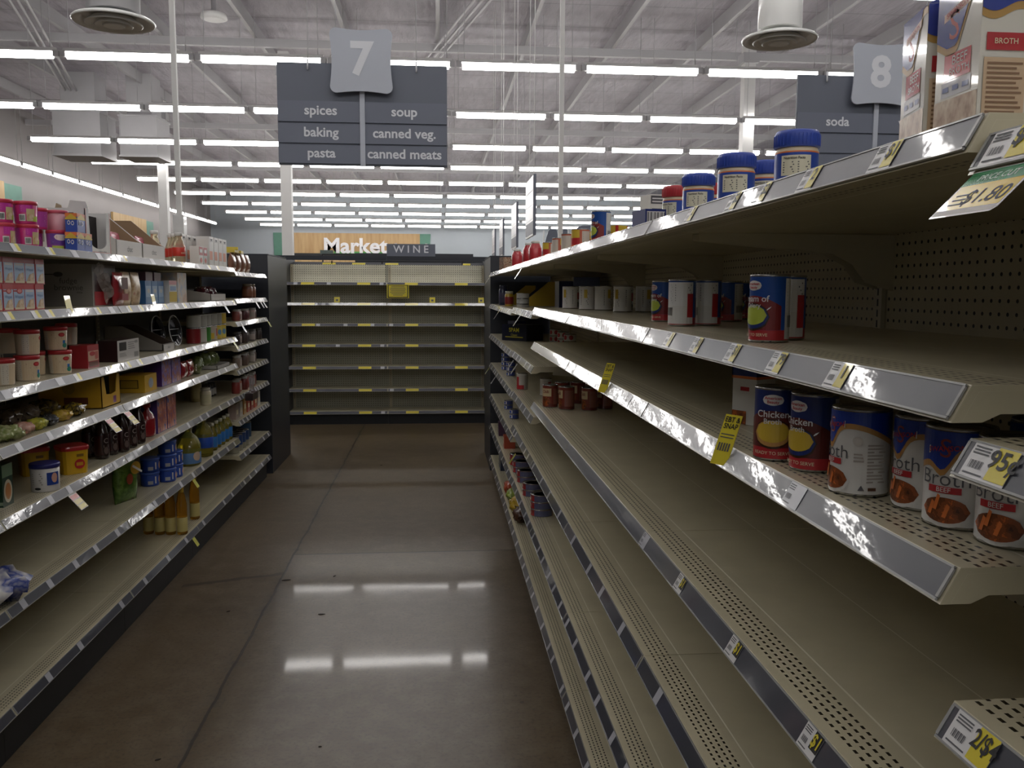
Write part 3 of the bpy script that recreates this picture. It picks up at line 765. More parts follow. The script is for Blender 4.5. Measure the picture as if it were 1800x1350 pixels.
# the big sale card hanging under the near end of the top right shelf
def sale_card():
    a0, a1 = .745, .655; z1, z0 = TOPS_R[0][0]-.036, 1.795; d1, d0 = -.021, -.062
    c = T_R(d1, a0, z1)
    def f(u, v, off=0): return tuple(np.subtract(T_R(d1+(d0-d1)*v-off, a0+(a1-a0)*u, z1+(z0-z1)*v-off*.6), c))
    b = MB()
    b.face([f(0, 0), f(1, 0), f(1, .93), f(.95, 1), (f(0, 1))], M_PAPER); b.face([f(0, 0, -.001), f(1, 0, -.001), f(1, .93, -.001), f(.95, 1, -.001), f(0, 1, -.001)], M_PAPER)
    g = lambda u, v: f(u, v, .0006); g2 = lambda u, v: f(u, v, .0012)
    b.rect(g, .0, .99, .0, .3, GREEN); b.rect(g, .02, .97, .3, .84, mat('#E0C22E', .2, coat=.7)); b.rect(g, .02, .97, .84, .95, mat('#9B958C', .3))
    b.text('PRICE CUT', .011, lambda x, y: g2(.5+x/.09, .16-y/.06), M_PAPER, .01)
    b.text('$1.80', .026, lambda x, y: g2(.62+x/.09, .6-y/.06), M_DARKINK, .01)
    for q in (.5, .6, .7): b.rect(g2, .12, .34, q, q+.03, M_INK)
    ob = b.build('sale_card'); ob.location = c
    tag(ob, 'large yellow and green sale card priced $1.80 hanging at top right', 'shelf tag', 'cards clipped to the shelf rails')
sale_card()
# EAT & SNAP style strips on the third right shelf, standing up from the rail
def upright_card(px, lb, z=1.467, w=.036, h=.06, seed=0):
    a = along(px, .495, z); c = T_R(-.012, a, z-.03)
    def f(u, v, off=0): return tuple(np.subtract(T_R(-.024+(u-.5)*w*.5+.026*v-off*.85, a-(u-.5)*w*.86-off*.5, z-.03+v*(h+.03)), c))
    b = MB()
    for o in (.0, .0012): b.face([f(0, 0, o), f(1, 0, o), f(1, 1, o), f(0, 1, o)], M_YEL)
    for u in (0, 1): b.face([f(u, 0), f(u, 1), f(u, 1, .0012), f(u, 0, .0012)], M_YEL)
    g = lambda u, v: f(u, v, .002)
    for i, t in enumerate(('EBT &', 'SNAP')): b.text(t, .0125, lambda x, y: g(.52+x/w, .9-i*.13+y/(h+.03)), M_DARKINK, .02)
    b.rect(g, .1, .9, .6, .62, M_INK); b.rect(g, .1, .9, .54, .56, M_INK)
    for i in range(5): b.rect(g, .15+.15*i, .24+.15*i, .28, .44, M_INK)
    ob = b.build('shelf_tag'); ob.location = c; tag(ob, lb, 'shelf tag', 'yellow strips standing in the right rails')
upright_card(1283, 'yellow strip lettered EBT & SNAP in front of the chicken broth cans', h=.055)
upright_card(1070, 'yellow strip standing alone on the far part of the third right shelf', h=.055)
SILV = mat('#DADBE0', .12, coat=.8)
for i, (px, lv, lb) in enumerate(((185, 'd', 'yellow and red card hanging under the fourth left shelf, nearer of a pair'), (218, 'd', 'yellow and red card hanging under the fourth left shelf, farther of a pair'), (122, 'e', 'yellow and red card hanging under the white blue-lidded tub'))):
    z = {'d': 1.162, 'e': .906}[lv]
    talker(T_L, px, z, .075, .06, .05, [M_PAPER, mat('#B5433C', .2, coat=.7), mat('#CDBB4A', .15, coat=.8), mat('#CDBB4A', .15, coat=.8)], lb)
for px, z, lb, up in ((128, 1.646, 'yellow card standing on the second left shelf before the fudge brownie carton', True), (276, 1.646, 'yellow card standing on the second left shelf before the blue cartons', True)):
    talker(T_L, px, z, .06, .055, -.01, [M_YEL], lb, up=True)
for px, z, lb in ((393, 1.646, 'white strip hanging at the far end of the second left shelf'), (409, 1.367, 'yellow strip hanging at the far end of the third left shelf'), (337, .576, 'yellow strip hanging above the golden oil bottles'), (337, .212, 'yellow strip hanging from the left bottom shelf before the golden bottles'),
                  (448, 1.657, 'white strip hanging in the far left bay, first of three together'), (456, 1.657, 'white strip hanging in the far left bay, second of three together'), (461, 1.657, 'white strip hanging in the far left bay, third of three together'), (424, 1.479, 'white strip hanging under the third shelf of the far left bay'), (469, 1.479, 'pale green strip hanging beside the left end panel')):
    talker(T_L, px, z, .05, .05, .03, [SILV if 'white' in lb else mat('#C9C84A', .2, coat=.7)], lb)
for px, z, lb in ((863, 1.893, 'white strip hanging at the far end of the top right shelf'), (920, 1.893, 'white strip hanging under the top right shelf before the red jars'), (879, 1.605, 'white strip hanging under the second shelf of the farthest right bay'), (917, 1.622, 'white strip hanging under the second right shelf beside the step in height'),
                  (862, 1.055, 'yellow strip hanging at the far end of the fourth right shelf'), (873, 1.055, 'white strip hanging under the stack of blue tins'), (905, 1.327, 'yellow strip hanging above the red and white can'), (912, 1.327, 'white strip hanging above the red and white can'), (909, .76, 'yellow strip hanging beside the two blue tins')):
    talker(T_R, px, z, .04, .06, .04, [SILV if 'white' in lb else mat('#C9C84A', .2, coat=.7)], lb)

# ================================================================== goods: builders (front towards -y, base on z = 0)
PROTO = {}
def put(key, fn, loc, rz, label, cat, group=None, tilt=(0, 0)):
    if key not in PROTO:
        parts = fn(); root = parts[0][1].build(parts[0][0]); kids = [mb.build(n, root) for n, mb in parts[1:]]
        PROTO[key] = (root, kids)
    else:
        r0, k0 = PROTO[key]; root = r0.copy(); COL.objects.link(root)
        for q in ('label', 'category', 'group'):
            if q in root: del root[q]
        for k in k0:
            c = k.copy(); COL.objects.link(c); c.parent = root
    if loc[0] > .5 and loc[1] > 8.0 or loc[0] < -1.5 and loc[1] > 7.95: print('LABELLEN beyond', label, loc)
    root.location = (loc[0], loc[1], loc[2]+.0005); root.rotation_euler = (tilt[0], tilt[1], math.radians(rz))
    return tag(root, label, cat, group)
RF, LFc = -90, 90
def pxl(px, X, z): return (X, along(px, X, z), z)
def pbase(px, py, z, r):
    """centre of a round base whose nearest point is seen at the pixel"""
    p = at(px, py, Z=z); n = math.hypot(p[0], p[1]); return (p[0]+r*p[0]/n, p[1]+r*p[1]/n, z)
C = lambda h, r=.35, coat=.15: mat(h, r, coat=coat)
NAVY, RED, DRED, BLUE, CREAM, WHT = C('#1C2F6E'), C('#B22A30'), C('#7A1E22'), C('#2A4FA8'), C('#DCCFAE'), C('#D8D6D2')
PINK, MAG, PURP, LIME, GOLD, TAN, BROWN, DBRN, GRN, ORG, BLK, GREY = C('#C93A5B'), C('#C43A8E'), C('#6E4AA0'), C('#B4C24A'), C('#CDAE3C'), C('#B98A4E'), C('#5C3A28'), C('#2E1D17'), C('#3F7A35'), C('#D9773A'), C('#15151A'), C('#8D8A86')
STEW = blotchy('stew_print', ['#4A2412', '#6E3A1C', '#8A4A26', '#C0622A', '#4F3018'], 60)
BEEFP = blotchy('broth_print', ['#7A5A44', '#B79C84', '#D4C4AE', '#8E6648'], 26, sx=1.5)
CAKE = blotchy('cake_print', ['#3B1D14', '#C7A37A', '#E2D3BC'], 30)
def bars(mb, fn, u0, u1, v0, v1, n, m=None, frac=.45):
    for i in range(n):
        v = v0+(v1-v0)*(i+.5)/n; h = (v1-v0)/n*frac/2; e = u1-(u1-u0)*.25*((i*7) % 3)/3
        mb.rect(fn, u0, e, v-h, v+h, m or M_INK)
def barcode(mb, fn, u0, u1, v0, v1, n=11):
    mb.rect(fn, u0, u1, v0, v1, M_PAPER); f = lambda u, v: fn(u, v)
    w = (u1-u0)/n
    for i in range(n):
        if i % 3 != 2: mb.rect(lambda u, v: tuple(np.array(fn(u, v))*1.0+np.array(_nudge(fn, u, v))), u0+w*(i+.2), u0+w*(i+.65+.2*(i % 2)), v0+.1*(v1-v0), v1-.05*(v1-v0), M_DARKINK)
def _nudge(fn, u, v):
    """a hair's breadth off the printed face"""
    p, q, r = np.array(fn(u, v)), np.array(fn(u+.001, v)), np.array(fn(u, v+.001))
    n = np.cross(q-p, r-p); return n/np.linalg.norm(n)*.0005
def up(fn, k=1):
    def g(u, v): return tuple(np.array(fn(u, v))+np.array(_nudge(fn, u, v))*k)
    return g
def can_body(r, h, bands):
    b = MB(); prof = [(r-.003, 0, M_STEEL), (r, .0015, M_STEEL), (r, .004, bands[0][1])]
    z = .004
    for z1, m in bands: prof[-1] = (prof[-1][0], prof[-1][1], m); prof.append((r, z1, m))
    prof[-1] = (r, prof[-1][1], M_STEEL); prof += [(r+.0008, h-.0025, M_STEEL), (r, h, M_STEEL), (r-.002, h, M_STEEL), (r-.003, h-.003, M_STEEL)]
    b.lathe(prof, 32); return b
def can_lid(r, h):
    b = MB(); b.lathe([(r-.0035, h-.0045, M_LID), (r-.004, h-.003, M_LID), (r-.008, h-.0036, M_LID), (r-.009, h-.0026, M_LID), (r-.02, h-.003, M_LID)], 28); return b
def soup_can(top, mid, bowl, t1, t2, t3, spoon):
    def fn():
        r, h = .0335, .115; b = can_body(r, h, [(.021, RED), (.111, top)])
        f = cyl(r, .0006); n = 20; wid = .05     # red field with an arched upper edge
        for i in range(n):
            u0, u1 = -wid+2*wid*i/n, -wid+2*wid*(i+1)/n
            e = lambda u: .060+.019*math.cos(u/wid*1.5)
            b.face([f(u0, .0212), f(u1, .0212), f(u1, e(u1)), f(u0, e(u0))], mid)
        cell(b, r, .0, .043, .031, .0235, C('#3A2412'), .0010); cell(b, r, 0, .0435, .029, .0205, TAN if not spoon else NAVY, .0014); cell(b, r, .0, .046, .026, .0165, bowl, .0018)
        if spoon:
            g = cyl(r, .0024); b.shape(g, [(.004, .046), (.006, .043), (.03, .057), (.033, .061)], M_WHITE); cell(b, r, .002, .043, .008, .005, bowl, .0026)
        g = cyl(r, .0022)
        if t1: b.text(t1, .0148, lambda x, y: g(x, .0735+y), WHT, .012)
        if t2: b.text(t2, .0115, lambda x, y: g(x, .0622+y), WHT, .01)
        if t3: b.text(t3, .0072, lambda x, y: g(x, .0127+y), CREAM, .01)
        cell(b, r, 0, .096, .0145, .0085, WHT, .0012); cell(b, r, -.008, .096, .008, .0068, WHT, .0012); cell(b, r, .008, .096, .008, .0068, WHT, .0012)
        b.text('American', .0064, lambda x, y: g(x, .0988+y), RED, .02); b.text('Beauty', .0064, lambda x, y: g(x, .0928+y), RED, .02)
        # information panel round the back
        crect(b, r, .058, .148, .05, .108, M_PAPER, .0007, n=10); k = cyl(r, .0013)
        bars(b, k, .062, .095, .055, .104, 9); bars(b, k, .102, .142, .06, .104, 7); crect(b, r, .132, .148, .022, .08, RED, .0009)
        crect(b, r, .058, .148, .006, .0505, WHT, .0007, n=10); 
        for i in range(10): b.rect(k, .064+.0032*i, .0655+.0032*i, .026, .046, M_DARKINK)
        return [('soup_can', b), ('lid', can_lid(r, h))]
    return fn
def broth_can():
    r, h = .0365, .114; b = can_body(r, h, [(.110, WHT)])
    f = cyl(r, .0007); g = cyl(r, .0011); n = 48; per = 2*math.pi*r
    for i in range(n):
        u0, u1 = -per/2+per*i/n, -per/2+per*(i+1)/n
        e = lambda u: .082+.013*math.sin((u-.004)/r*1.4+.6)-.02*math.exp(-((u+.002)/.012)**2)
        b.face([f(u0, e(u0)-.007), f(u1, e(u1)-.007), f(u1, .110), f(u0, .110)], TAN); b.face([g(u0, e(u0)), g(u1, e(u1)), g(u1, .110), g(u0, .110)], C('#1B3A9A'))
    k = cyl(r, .0018); k2 = cyl(r, .0024)
    b.shape(k, [(-.02, .083), (.022, .089), (.022, .098), (-.02, .092)], WHT); b.text('SWANSON', .0082, lambda x, y: k2(x*.98+.001, .0905+y+x*.14), RED, .01)
    b.text('S', .03, lambda x, y: cyl(r, .0014)(x, .09+y), C('#8E3A3A'), .0)
    b.text('Broth', .024, lambda x, y: k(x, .0565+y), M_INK, -.005)
    crect(b, r, -.018, .018, .0405, .048, RED, .0014); b.text('BEEF', .0075, lambda x, y: k2(x, .0443+y), WHT, .008)
    cell(b, r, .002, .019, .028, .0165, WHT, .0016); cell(b, r, .002, .0215, .0255, .0145, STEW, .0022)
    for (u, v, a) in ((-.012, .022, .4), (-.006, .028, .9), (.004, .02, .2)): b.shape(cyl(r, .003), [(u-.004, v-.006), (u+.0, v-.007), (u+.004, v+.006+.004*a), (u+.001, v+.009+.003*a)], ORG)
    bars(b, k, .05, .074, .018, .07, 12, C('#A79E96')); bars(b, k, .034, .046, .045, .058, 3, C('#A79E96')); cell(b, r, .038, .073, .006, .006, C('#C9C3BC'), .0016)
    b.shape(k, [(.04, .009), (.048, .009), (.044, .016)], M_INK); b.rect(k, .052, .062, .009, .013, BROWN)
    return [('broth_can', b), ('lid', can_lid(r, h))]
def plain_can(name, r, h, bands, art=None):
    def fn():
        b = can_body(r, h, bands)
        if art: art(b, r, h)
        return [(name, b), ('lid', can_lid(r, h))]
    return fn
def info_art(b, r, h):
    k = cyl(r, .0012)
    for c in (-.045, .02, .07): bars(b, k, c-.018, c+.02, .2*h, .85*h, 9)
    for i in range(9): b.rect(k, .03+.003*i, .0315+.003*i, .08*h, .3*h, M_DARKINK)
def chili_art(b, r, h):
    k = cyl(r, .0012)
    crect(b, r, -.03, .03, .5*h, .85*h, C('#C8B48C'), .0007); b.text('Chili', .02, lambda x, y: cyl(r, .0014)(x, .7*h+y), DRED, .02)
    cell(b, r, 0, .27*h, .027, .2*h, STEW, .001); crect(b, r, .04, .09, .15*h, .85*h, C('#8F5A4C'), .0007); bars(b, k, .044, .086, .2*h, .8*h, 8)
def tin_art(b, r, h):
    crect(b, r, -.02, .02, .2*h, .8*h, WHT, .0007); cell(b, r, 0, .5*h, .012, .25*h, BLUE, .0012)
def blue_jar(lidm, bodym, name='drink_mix_jar', r=.039, h=.128):
    def fn():
        b = MB(); b.lathe([(r-.004, 0, ORG), (r, .004, ORG), (r, .016, bodym), (r, h*.68, ORG), (r, h*.7, C('#C9B79A')), (r-.003, h*.76, C('#C9B79A')), (r-.005, h*.78, WHT)], 32)
        k = cyl(r, .0012); crect(b, r, -.024, .03, h*.36, h*.64, C('#D4D0BC'), .0007, n=8); b.text('Nutrition Facts', .0062, lambda x, y: k(-.0+x, h*.6+y), M_DARKINK, .02); bars(b, k, -.02, .0, h*.39, h*.56, 5); bars(b, k, .006, .027, h*.39, h*.56, 5)
        c = MB(); c.lathe([(r-.001, h*.76, lidm), (r+.0015, h*.775, lidm), (r+.0015, h*.95, lidm), (r-.002, h, lidm), (r-.008, h, lidm)], 36)
        for i in range(36):
            t = 2*math.pi*i/36; c.tube(((r+.0015)*math.sin(t), -(r+.0015)*math.cos(t), h*.785), ((r+.0015)*math.sin(t), -(r+.0015)*math.cos(t), h*.94), .0011, lidm, 4, False)
        return [(name, b), ('lid', c)]
    return fn
def box(name, w, d, h, m, art=None, **fm):
    def fn():
        b = MB(); b.box(-w/2, w/2, -d/2, d/2, 0, h, m, **fm)
        if art: art(b, w, d, h)
        return [(name, b)]
    return fn
def broth_carton():
    w, d, h = .088, .062, .215; b = MB(); gl = mat('#D9D5CB', .16, coat=.8); bl = mat('#2A3A94', .16, coat=.8)
    b.box(-w/2, w/2, -d/2, d/2, 0, h-.012, gl, T=bl)
    b.prism([(-d/2, h-.012), (d/2, h-.012), (.006, h+.002), (-.006, h+.002)], lambda p, q, t: (t, p, q), -w/2, w/2, bl)
    f = front(d, .0006); g = front(d, .0012); k = front(d, .0018)
    for fn_, hw, back in ((f, w/2, False), (right(w, .0006), d/2, True)):
        n = 16; pic = BEEFP
        e = lambda u: (.136+(.012*max(0, -u/hw-.5)*2+.095*max(0, u/hw+.05)) if not back else .168+.006*math.sin(u*90))
        for i in range(n):
            u0, u1 = -hw+2*hw*i/n, -hw+2*hw*(i+1)/n
            z0, z1 = min(e(u0), h-.014), min(e(u1), h-.014)
            b.face([fn_(u0, z0-.009), fn_(u1, z1-.009), fn_(u1, h-.0125), fn_(u0, h-.0125)], C('#B08A4A'))
            b.face([up(fn_)(u0, z0), up(fn_)(u1, z1), up(fn_)(u1, h-.0125), up(fn_)(u0, h-.0125)], bl)
        b.rect(fn_, -hw, hw, .001, .074 if not back else .045, pic)
    b.text('S', .05, lambda x, y: g(-.008+x, .160+y), C('#B5473E'), 0)
    b.shape(g, [(-.03, .168), (.024, .180), (.024, .190), (-.03, .178)], C('#D9B8A6')); b.text('SWANSON', .0085, lambda x, y: k(-.003+x, .179+y+x*.2), RED, .01)
    b.rect(f, -.026, .028, .097, .128, mat('#C22F3C', .16, coat=.8)); b.text('BEEF', .0155, lambda x, y: g(.006+x, .1185+y), WHT, .0, ); b.text('BROTH', .0125, lambda x, y: g(.006+x, .1055+y), WHT, 0)
    b.rect(f, -.03, .03, .077, .095, C('#C6C6CC')); 
    for u in (-.02, 0, .02): b.rect(g, u-.006, u+.006, .083, .089, C('#6E78A8'))
    s = right(w, .0012)
    b.rect(s, -.024, .024, .118, .138, RED); b.text('BROTH', .009, lambda x, y: right(w, .0018)(x, .128+y), CREAM, .01); b.rect(s, -.026, .026, .03, .11, C('#CBB091')); bars(b, right(w, .0018), -.022, .022, .034, .106, 13, C('#8A6A50'))
    c = MB(); c.lathe([(.012, h-.006, WHT), (.013, h-.004, WHT), (.013, h+.012, WHT), (.011, h+.013, WHT)], 20, (.0, .014, 0))
    return [('broth_carton', b), ('cap', c)]
# --- left-hand goods
def frosting_tub(bodym, lidm, r=.044, h=.09, style=0):
    def fn():
        b = MB(); b.lathe([(r*.86, 0, bodym), (r*.88, .003, bodym), (r*.96, h*.84, bodym), (r*.9, h*.86, bodym)], 32)
        tp = r*.1/(h*.84); rr = r*.88; k = cyl(rr, .0012, 0, tp); k2 = cyl(rr, .0018, 0, tp)
        if style == 0:      # pink label
            crect(b, rr, -.03, .012, .5*h, .82*h, C('#C2389A'), .0008, taper=tp); crect(b, rr, -.008, .022, .12*h, .66*h, C('#C9B58A'), .0012, taper=tp); crect(b, rr, .016, .038, .12*h, .34*h, LIME, .0014, taper=tp); cell(b, rr, .006, .3*h, .012, .014, CAKE, .0018, taper=tp)
            crect(b, rr, -.034, -.012, .12*h, .42*h, M_PAPER, .001, taper=tp)
            for i in range(8): b.rect(k2, -.031+.0022*i, -.0298+.0022*i, .16*h, .38*h, M_DARKINK)
            for q in (.58, .66, .74): b.rect(k, -.024, .004, q*h-.001, q*h+.001, C('#E7A6C8'))
            crect(b, rr, .05, .1, .1*h, .82*h, C('#B0449A'), .0008, taper=tp); bars(b, k, .056, .094, .2*h, .75*h, 7, C('#DFA2CC'))
            crect(b, rr, -.1, -.05, .1*h, .82*h, C('#B0449A'), .0008, taper=tp); bars(b, k, -.094, -.056, .2*h, .75*h, 7, C('#DFA2CC'))
        elif style == 1:    # purple label with white badge
            crect(b, rr, -.04, .04, .3*h, .82*h, C('#6B3F98'), .0008, taper=tp); cell(b, rr, 0, .66*h, .025, .015, C('#E6D3CF'), .0012, taper=tp, top=.75); bars(b, k2, -.016, .016, .58*h, .72*h, 2, RED); crect(b, rr, -.034, .012, .06*h, .24*h, LIME, .0012, taper=tp); b.rect(k, -.03, .03, .4*h, .44*h, C('#B39AD6'))
        elif style == 2:    # cream label, red spoon
            crect(b, rr, -.07, .03, .04*h, .8*h, C('#D8C3A2'), .0008, n=12, taper=tp); crect(b, rr, -.07, -.045, .04*h, .8*h, C('#D9D0C0'), .001, taper=tp)
            cell(b, rr, .006, .66*h, .013, .0085, C('#A5262E'), .0014, taper=tp); cell(b, rr, .006, .66*h, .009, .0055, C('#C94A48'), .0018, taper=tp); b.rect(k, -.03, -.004, .64*h, .68*h, C('#8E2026')); b.rect(k, .01, .022, .28*h, .42*h, C('#3A78B8'))
            bars(b, k, -.064, -.048, .1*h, .75*h, 8, C('#8C8377')); b.rect(k, -.018, .006, .5*h, .54*h, C('#A5847A')); cell(b, rr, .02, .2*h, .012, .01, C('#3F8F7A'), .0014, taper=tp); bars(b, k, -.03, -.006, .12*h, .36*h, 5, C('#C7A98A'))
        c = MB(); c.lathe([(r*.94, h*.83, lidm), (r, h*.84, lidm), (r, h*.95, lidm), (r*.97, h, lidm), (r*.9, h, lidm), (r*.88, h*.985, lidm)], 32)
        return [('frosting_tub', b), ('lid', c)]
    return fn
def cake_box(variant):
    def art(b, w, d, h):
        f = front(d); g = front(d, .0013)
        b.rect(f, -w/2+.006, w/2-.004, .01, h-.02, C('#A9BFD8')); b.shape(g, [(-.03, .012), (.036, .012), (.03, .045), (-.005, .038)], CAKE); b.rect(g, -.034, .036, .004, .012, CREAM)
        if variant: b.ell(g, .004, h-.026, .022, .011, RED); b.ell(front(d, .0019), .004, h-.026, .016, .007, C('#D98A84')); b.rect(g, -w/2+.002, -.014, h-.029, h-.023, RED); b.text('Whipped', .016, lambda x, y: g(x, .052+y), C('#35609E'), .0)
        else: b.text('Whipped', .015, lambda x, y: g(x, .056+y), C('#35609E'), .0); b.rect(g, -.03, .03, h-.03, h-.022, C('#D7D0CF'))
        s = left(w); b.rect(s, -d/2+.01, d/2-.01, .012, h-.025, C('#B8A58F') if variant else C('#C24044')); bars(b, left(w, .0013), -d/2+.016, d/2-.016, .02, h-.035, 6, C('#E0B8A8'))
    return box('cake_mix_box', .088, .075, .1, C('#B3262D'), art)
def window_carton():
    """white display carton with a dark U-shaped opening in its front"""
    w, d, h = .3, .25, .205; b = MB(); wm = C('#D2CFCC', .5, 0); dk = C('#2B2422', .8, 0); t = .004
    b.box(-w/2, -w/2+t, -d/2, d/2, 0, h, wm); b.box(w/2-t, w/2, -d/2, d/2, 0, h, wm); b.box(-w/2, w/2, d/2-t, d/2, 0, h, wm, F=dk); b.box(-w/2, w/2, -d/2, d/2, 0, t, wm)
    f = lambda u, v: (u, -d/2, v); pts = []
    for s in (-1, 1):
        n = 10; out = [(s*w/2, h), (s*w/2, 0), (0, 0)]; inn = [(s*(.1-.1*(1-math.cos(math.pi/2*i/n))), .06-.035*math.sin(math.pi/2*i/n)) for i in range(n+1)]
        poly = [(s*w/2, h), (s*w/2, .0), (0, 0)] + list(reversed(inn)) + [(s*.112, h)]
        b.prism(poly, lambda p, q, tt: (p, tt, q), -d/2, -d/2+t, wm)
    b.box(-w/2+.01, w/2-.01, -d/2+.06, -d/2+.066, .004, h-.02, dk)
    g = front(d); rd = C('#A83A3C')
    for u0, u1, v0, v1 in ((-w/2, w/2, 0, .01), (-w/2, -w/2+.008, 0, h), (w/2-.008, w/2, 0, h)): b.rect(g, u0, u1, v0, v1, rd)
    b.ell(g, -.115, .035, .012, .015, rd); b.text('cake mix', .028, lambda x, y: g(.04+x, .014+y*.6), M_INK, 0)
    k = left(w); bars(b, k, -.09, .09, .15, .19, 2, M_DARKINK); b.rect(k, -.11, -.06, .05, .13, GREY)
    c = MB(); c.prism([(-.14, h), (-.05, h), (-.06, h+.035), (-.13, h+.03)], lambda p, q, tt: (tt, p, q), -w/2, -w/2+.004, wm); c2 = MB(); c2.prism([(-.02, h), (.06, h), (.05, h+.03), (0, h+.034)], lambda p, q, tt: (p, tt, q), .06, .064, C('#A88E6E', .7, 0))
    return [('display_carton', b), ('torn_flap', c), ('torn_flap', c2)]
def slope_tray(w, d, hb, hf, outer, inner, text=None, content=True, low=.5):
    """shipping tray whose sides slope from a high back to a low front"""
    def fn():
        t = .004; b = MB(); b.box(-w/2, w/2, -d/2, d/2, 0, t, outer); b.box(-w/2, w/2, d/2-t, d/2, 0, hb, outer, F=inner); b.box(-w/2, w/2, -d/2, -d/2+t, 0, hf, outer, K=inner)
        P = [(-d/2, 0), (d/2, 0), (d/2, hb), (d/2-d*(1-low)*.7, hb), (-d/2+.02, hf*1.1), (-d/2, hf)]
        for s in (-1, 1):
            x0, x1 = (-w/2, -w/2+t) if s < 0 else (w/2-t, w/2)
            b.prism(P, lambda p, q, tt: (tt, p, q), x0, x1, outer, None)
            xi = -w/2+t+.0006 if s < 0 else w/2-t-.0006
            b.face([(xi, p, q) for p, q in P], inner)
        if text:
            f = front(d); b.text(text, hf*.5, lambda x, y: f(x, hf*.5+y), M_INK, 0)
        return [('display_tray', b)]
    return fn
def pouch(w, d, h, m, art=None):
    """stand-up bag: pinched top, round-bellied bottom"""
    def fn():
        b = MB(); nz, nu = 8, 14; V = []
        for j in range(nz+1):
            v = j/nz; th = d*(.9*math.sin(math.pi*min(1, .25+.75*(1-v)))**.7*(1-v**3)+.03); ww = w*(1-.06*math.sin(math.pi*v))
            for i in range(nu):
                t = 2*math.pi*i/nu; c, s = math.cos(t), math.sin(t)
                V.append((ww/2*math.copysign(abs(c)**.6, c), -th/2*math.copysign(abs(s)**.8, s), h*v+(.002*math.sin(9*t+j) if j else 0)))
        Fs = [(j*nu+i, j*nu+(i+1) % nu, (j+1)*nu+(i+1) % nu, (j+1)*nu+i) for j in range(nz) for i in range(nu)]
        Fs += [tuple(reversed(range(nu))), tuple(nz*nu+i for i in range(nu))]
        b.mesh(V, Fs, m, True)
        if art: art(b, w, d, h)
        return [('pouch', b)]
    return fn
def bag(name, w, d, h, m, seed=0, m2=None):
    """limp crumpled bag lying on its side"""
    def fn():
        q = random.Random(seed); b = MB(); nu, nv = 16, 10; V = []
        for j in range(nv+1):
            v = -1+2*j/nv
            for i in range(nu):
                t = 2*math.pi*i/nu; k = (1-abs(v)**3.2)**.6 if abs(v) < 1 else 0
                x = v*w/2; y = d/2*math.cos(t)*(.55+.45*k); z = h/2*math.sin(t)*k
                j_ = .012*w/.15
                V.append((x+q.uniform(-j_, j_), y+q.uniform(-j_, j_), max(.001, z*.95+h*.48+q.uniform(-j_, j_)*.8)))
        Fs = [(j*nu+i, j*nu+(i+1) % nu, (j+1)*nu+(i+1) % nu, (j+1)*nu+i) for j in range(nv) for i in range(nu)]
        Fs += [tuple(range(nu)), tuple(nv*nu+i for i in range(nu))]
        b.mesh(V, Fs, m, True); return [(name, b)]
    return fn
def bottle(name, r, h, m, capm, label=None, neck=.32, shoulder=.62, art=None, flat=1.0, labz=(.15, .5)):
    def fn():
        b = MB(); nr = r*neck
        prof = [(r*.85, 0, m), (r*.97, .006, m), (r, h*.06, m), (r, h*shoulder*.96, m), (r*.94, h*shoulder, m), (r*.72, h*(shoulder+.14), m), (nr*1.05, h*(shoulder+.24), m), (nr, h*.93, m), (nr*.9, h*.935, m)]
        b.lathe(prof, 24)
        if flat != 1: b.v = [(x, y*flat, z) for x, y, z in b.v]
        parts = [(name, b)]
        if label:
            l = MB(); l.lathe([(r+.0004, h*labz[0], label), (r+.0009, h*labz[0]+.001, label), (r+.0009, h*labz[1], label), (r+.0004, h*labz[1]+.001, label)], 24)
            if art: art(l, r+.001, h)
            if flat != 1: l.v = [(x, y*flat, z) for x, y, z in l.v]
            parts.append(('label', l))
        c = MB(); c.lathe([(nr*1.1, h*.88, capm), (nr*1.22, h*.885, capm), (nr*1.22, h*.985, capm), (nr*1.05, h, capm)], 18); parts.append(('cap', c))
        return parts
    return fn
def jar(name, r, h, m, lidm, label=None):
    def fn():
        b = MB(); b.lathe([(r*.9, 0, m), (r, .004, m), (r, h*.74, m), (r*.8, h*.84, m), (r*.78, h*.86, m)], 18)
        c = MB(); c.lathe([(r*.84, h*.83, lidm), (r*.88, h*.84, lidm), (r*.88, h*.98, lidm), (r*.82, h, lidm)], 18)
        ps = [(name, b), ('lid', c)]
        if label: l = MB(); l.lathe([(r+.0003, h*.14, label), (r+.0007, h*.15, label), (r+.0007, h*.62, label), (r+.0003, h*.63, label)], 18); ps.append(('label', l))
        return ps
    return fn
def tub(w, h, m, lidm, r=None, art=None):
    def fn():
        b, c = MB(), MB()
        if r:
            b.lathe([(r*.93, 0, m), (r*.96, .004, m), (r, h*.86, m), (r*.96, h*.87, m)], 32); c.lathe([(r*1.0, h*.84, lidm), (r*1.05, h*.85, lidm), (r*1.05, h*.96, lidm), (r, h, lidm), (r*.95, h, lidm)], 32)
        else:
            rr = w/2
            def sq(z, k):
                P = []
                for i in range(28):
                    t = 2*math.pi*i/28; q = (abs(math.cos(t))**5+abs(math.sin(t))**5)**(-.2); P.append((k*q*math.sin(t), -k*q*math.cos(t), z))
                return P
            def ring(mb, L, mm):
                n = 28; V = [p for z, k in L for p in sq(z, k)]
                mb.mesh(V, [(j*n+i, j*n+(i+1) % n, (j+1)*n+(i+1) % n, (j+1)*n+i) for j in range(len(L)-1) for i in range(n)]+[tuple(reversed(range(n))), tuple((len(L)-1)*n+i for i in range(n))], mm, False)
            ring(b, [(0, rr*.88), (h*.88, rr*.97)], m); ring(c, [(h*.85, rr*1.02), (h*.95, rr*1.04), (h, rr*1.0)], lidm)
        if art: art(b, w, h)
        return [('tub', b), ('lid', c)]
    return fn

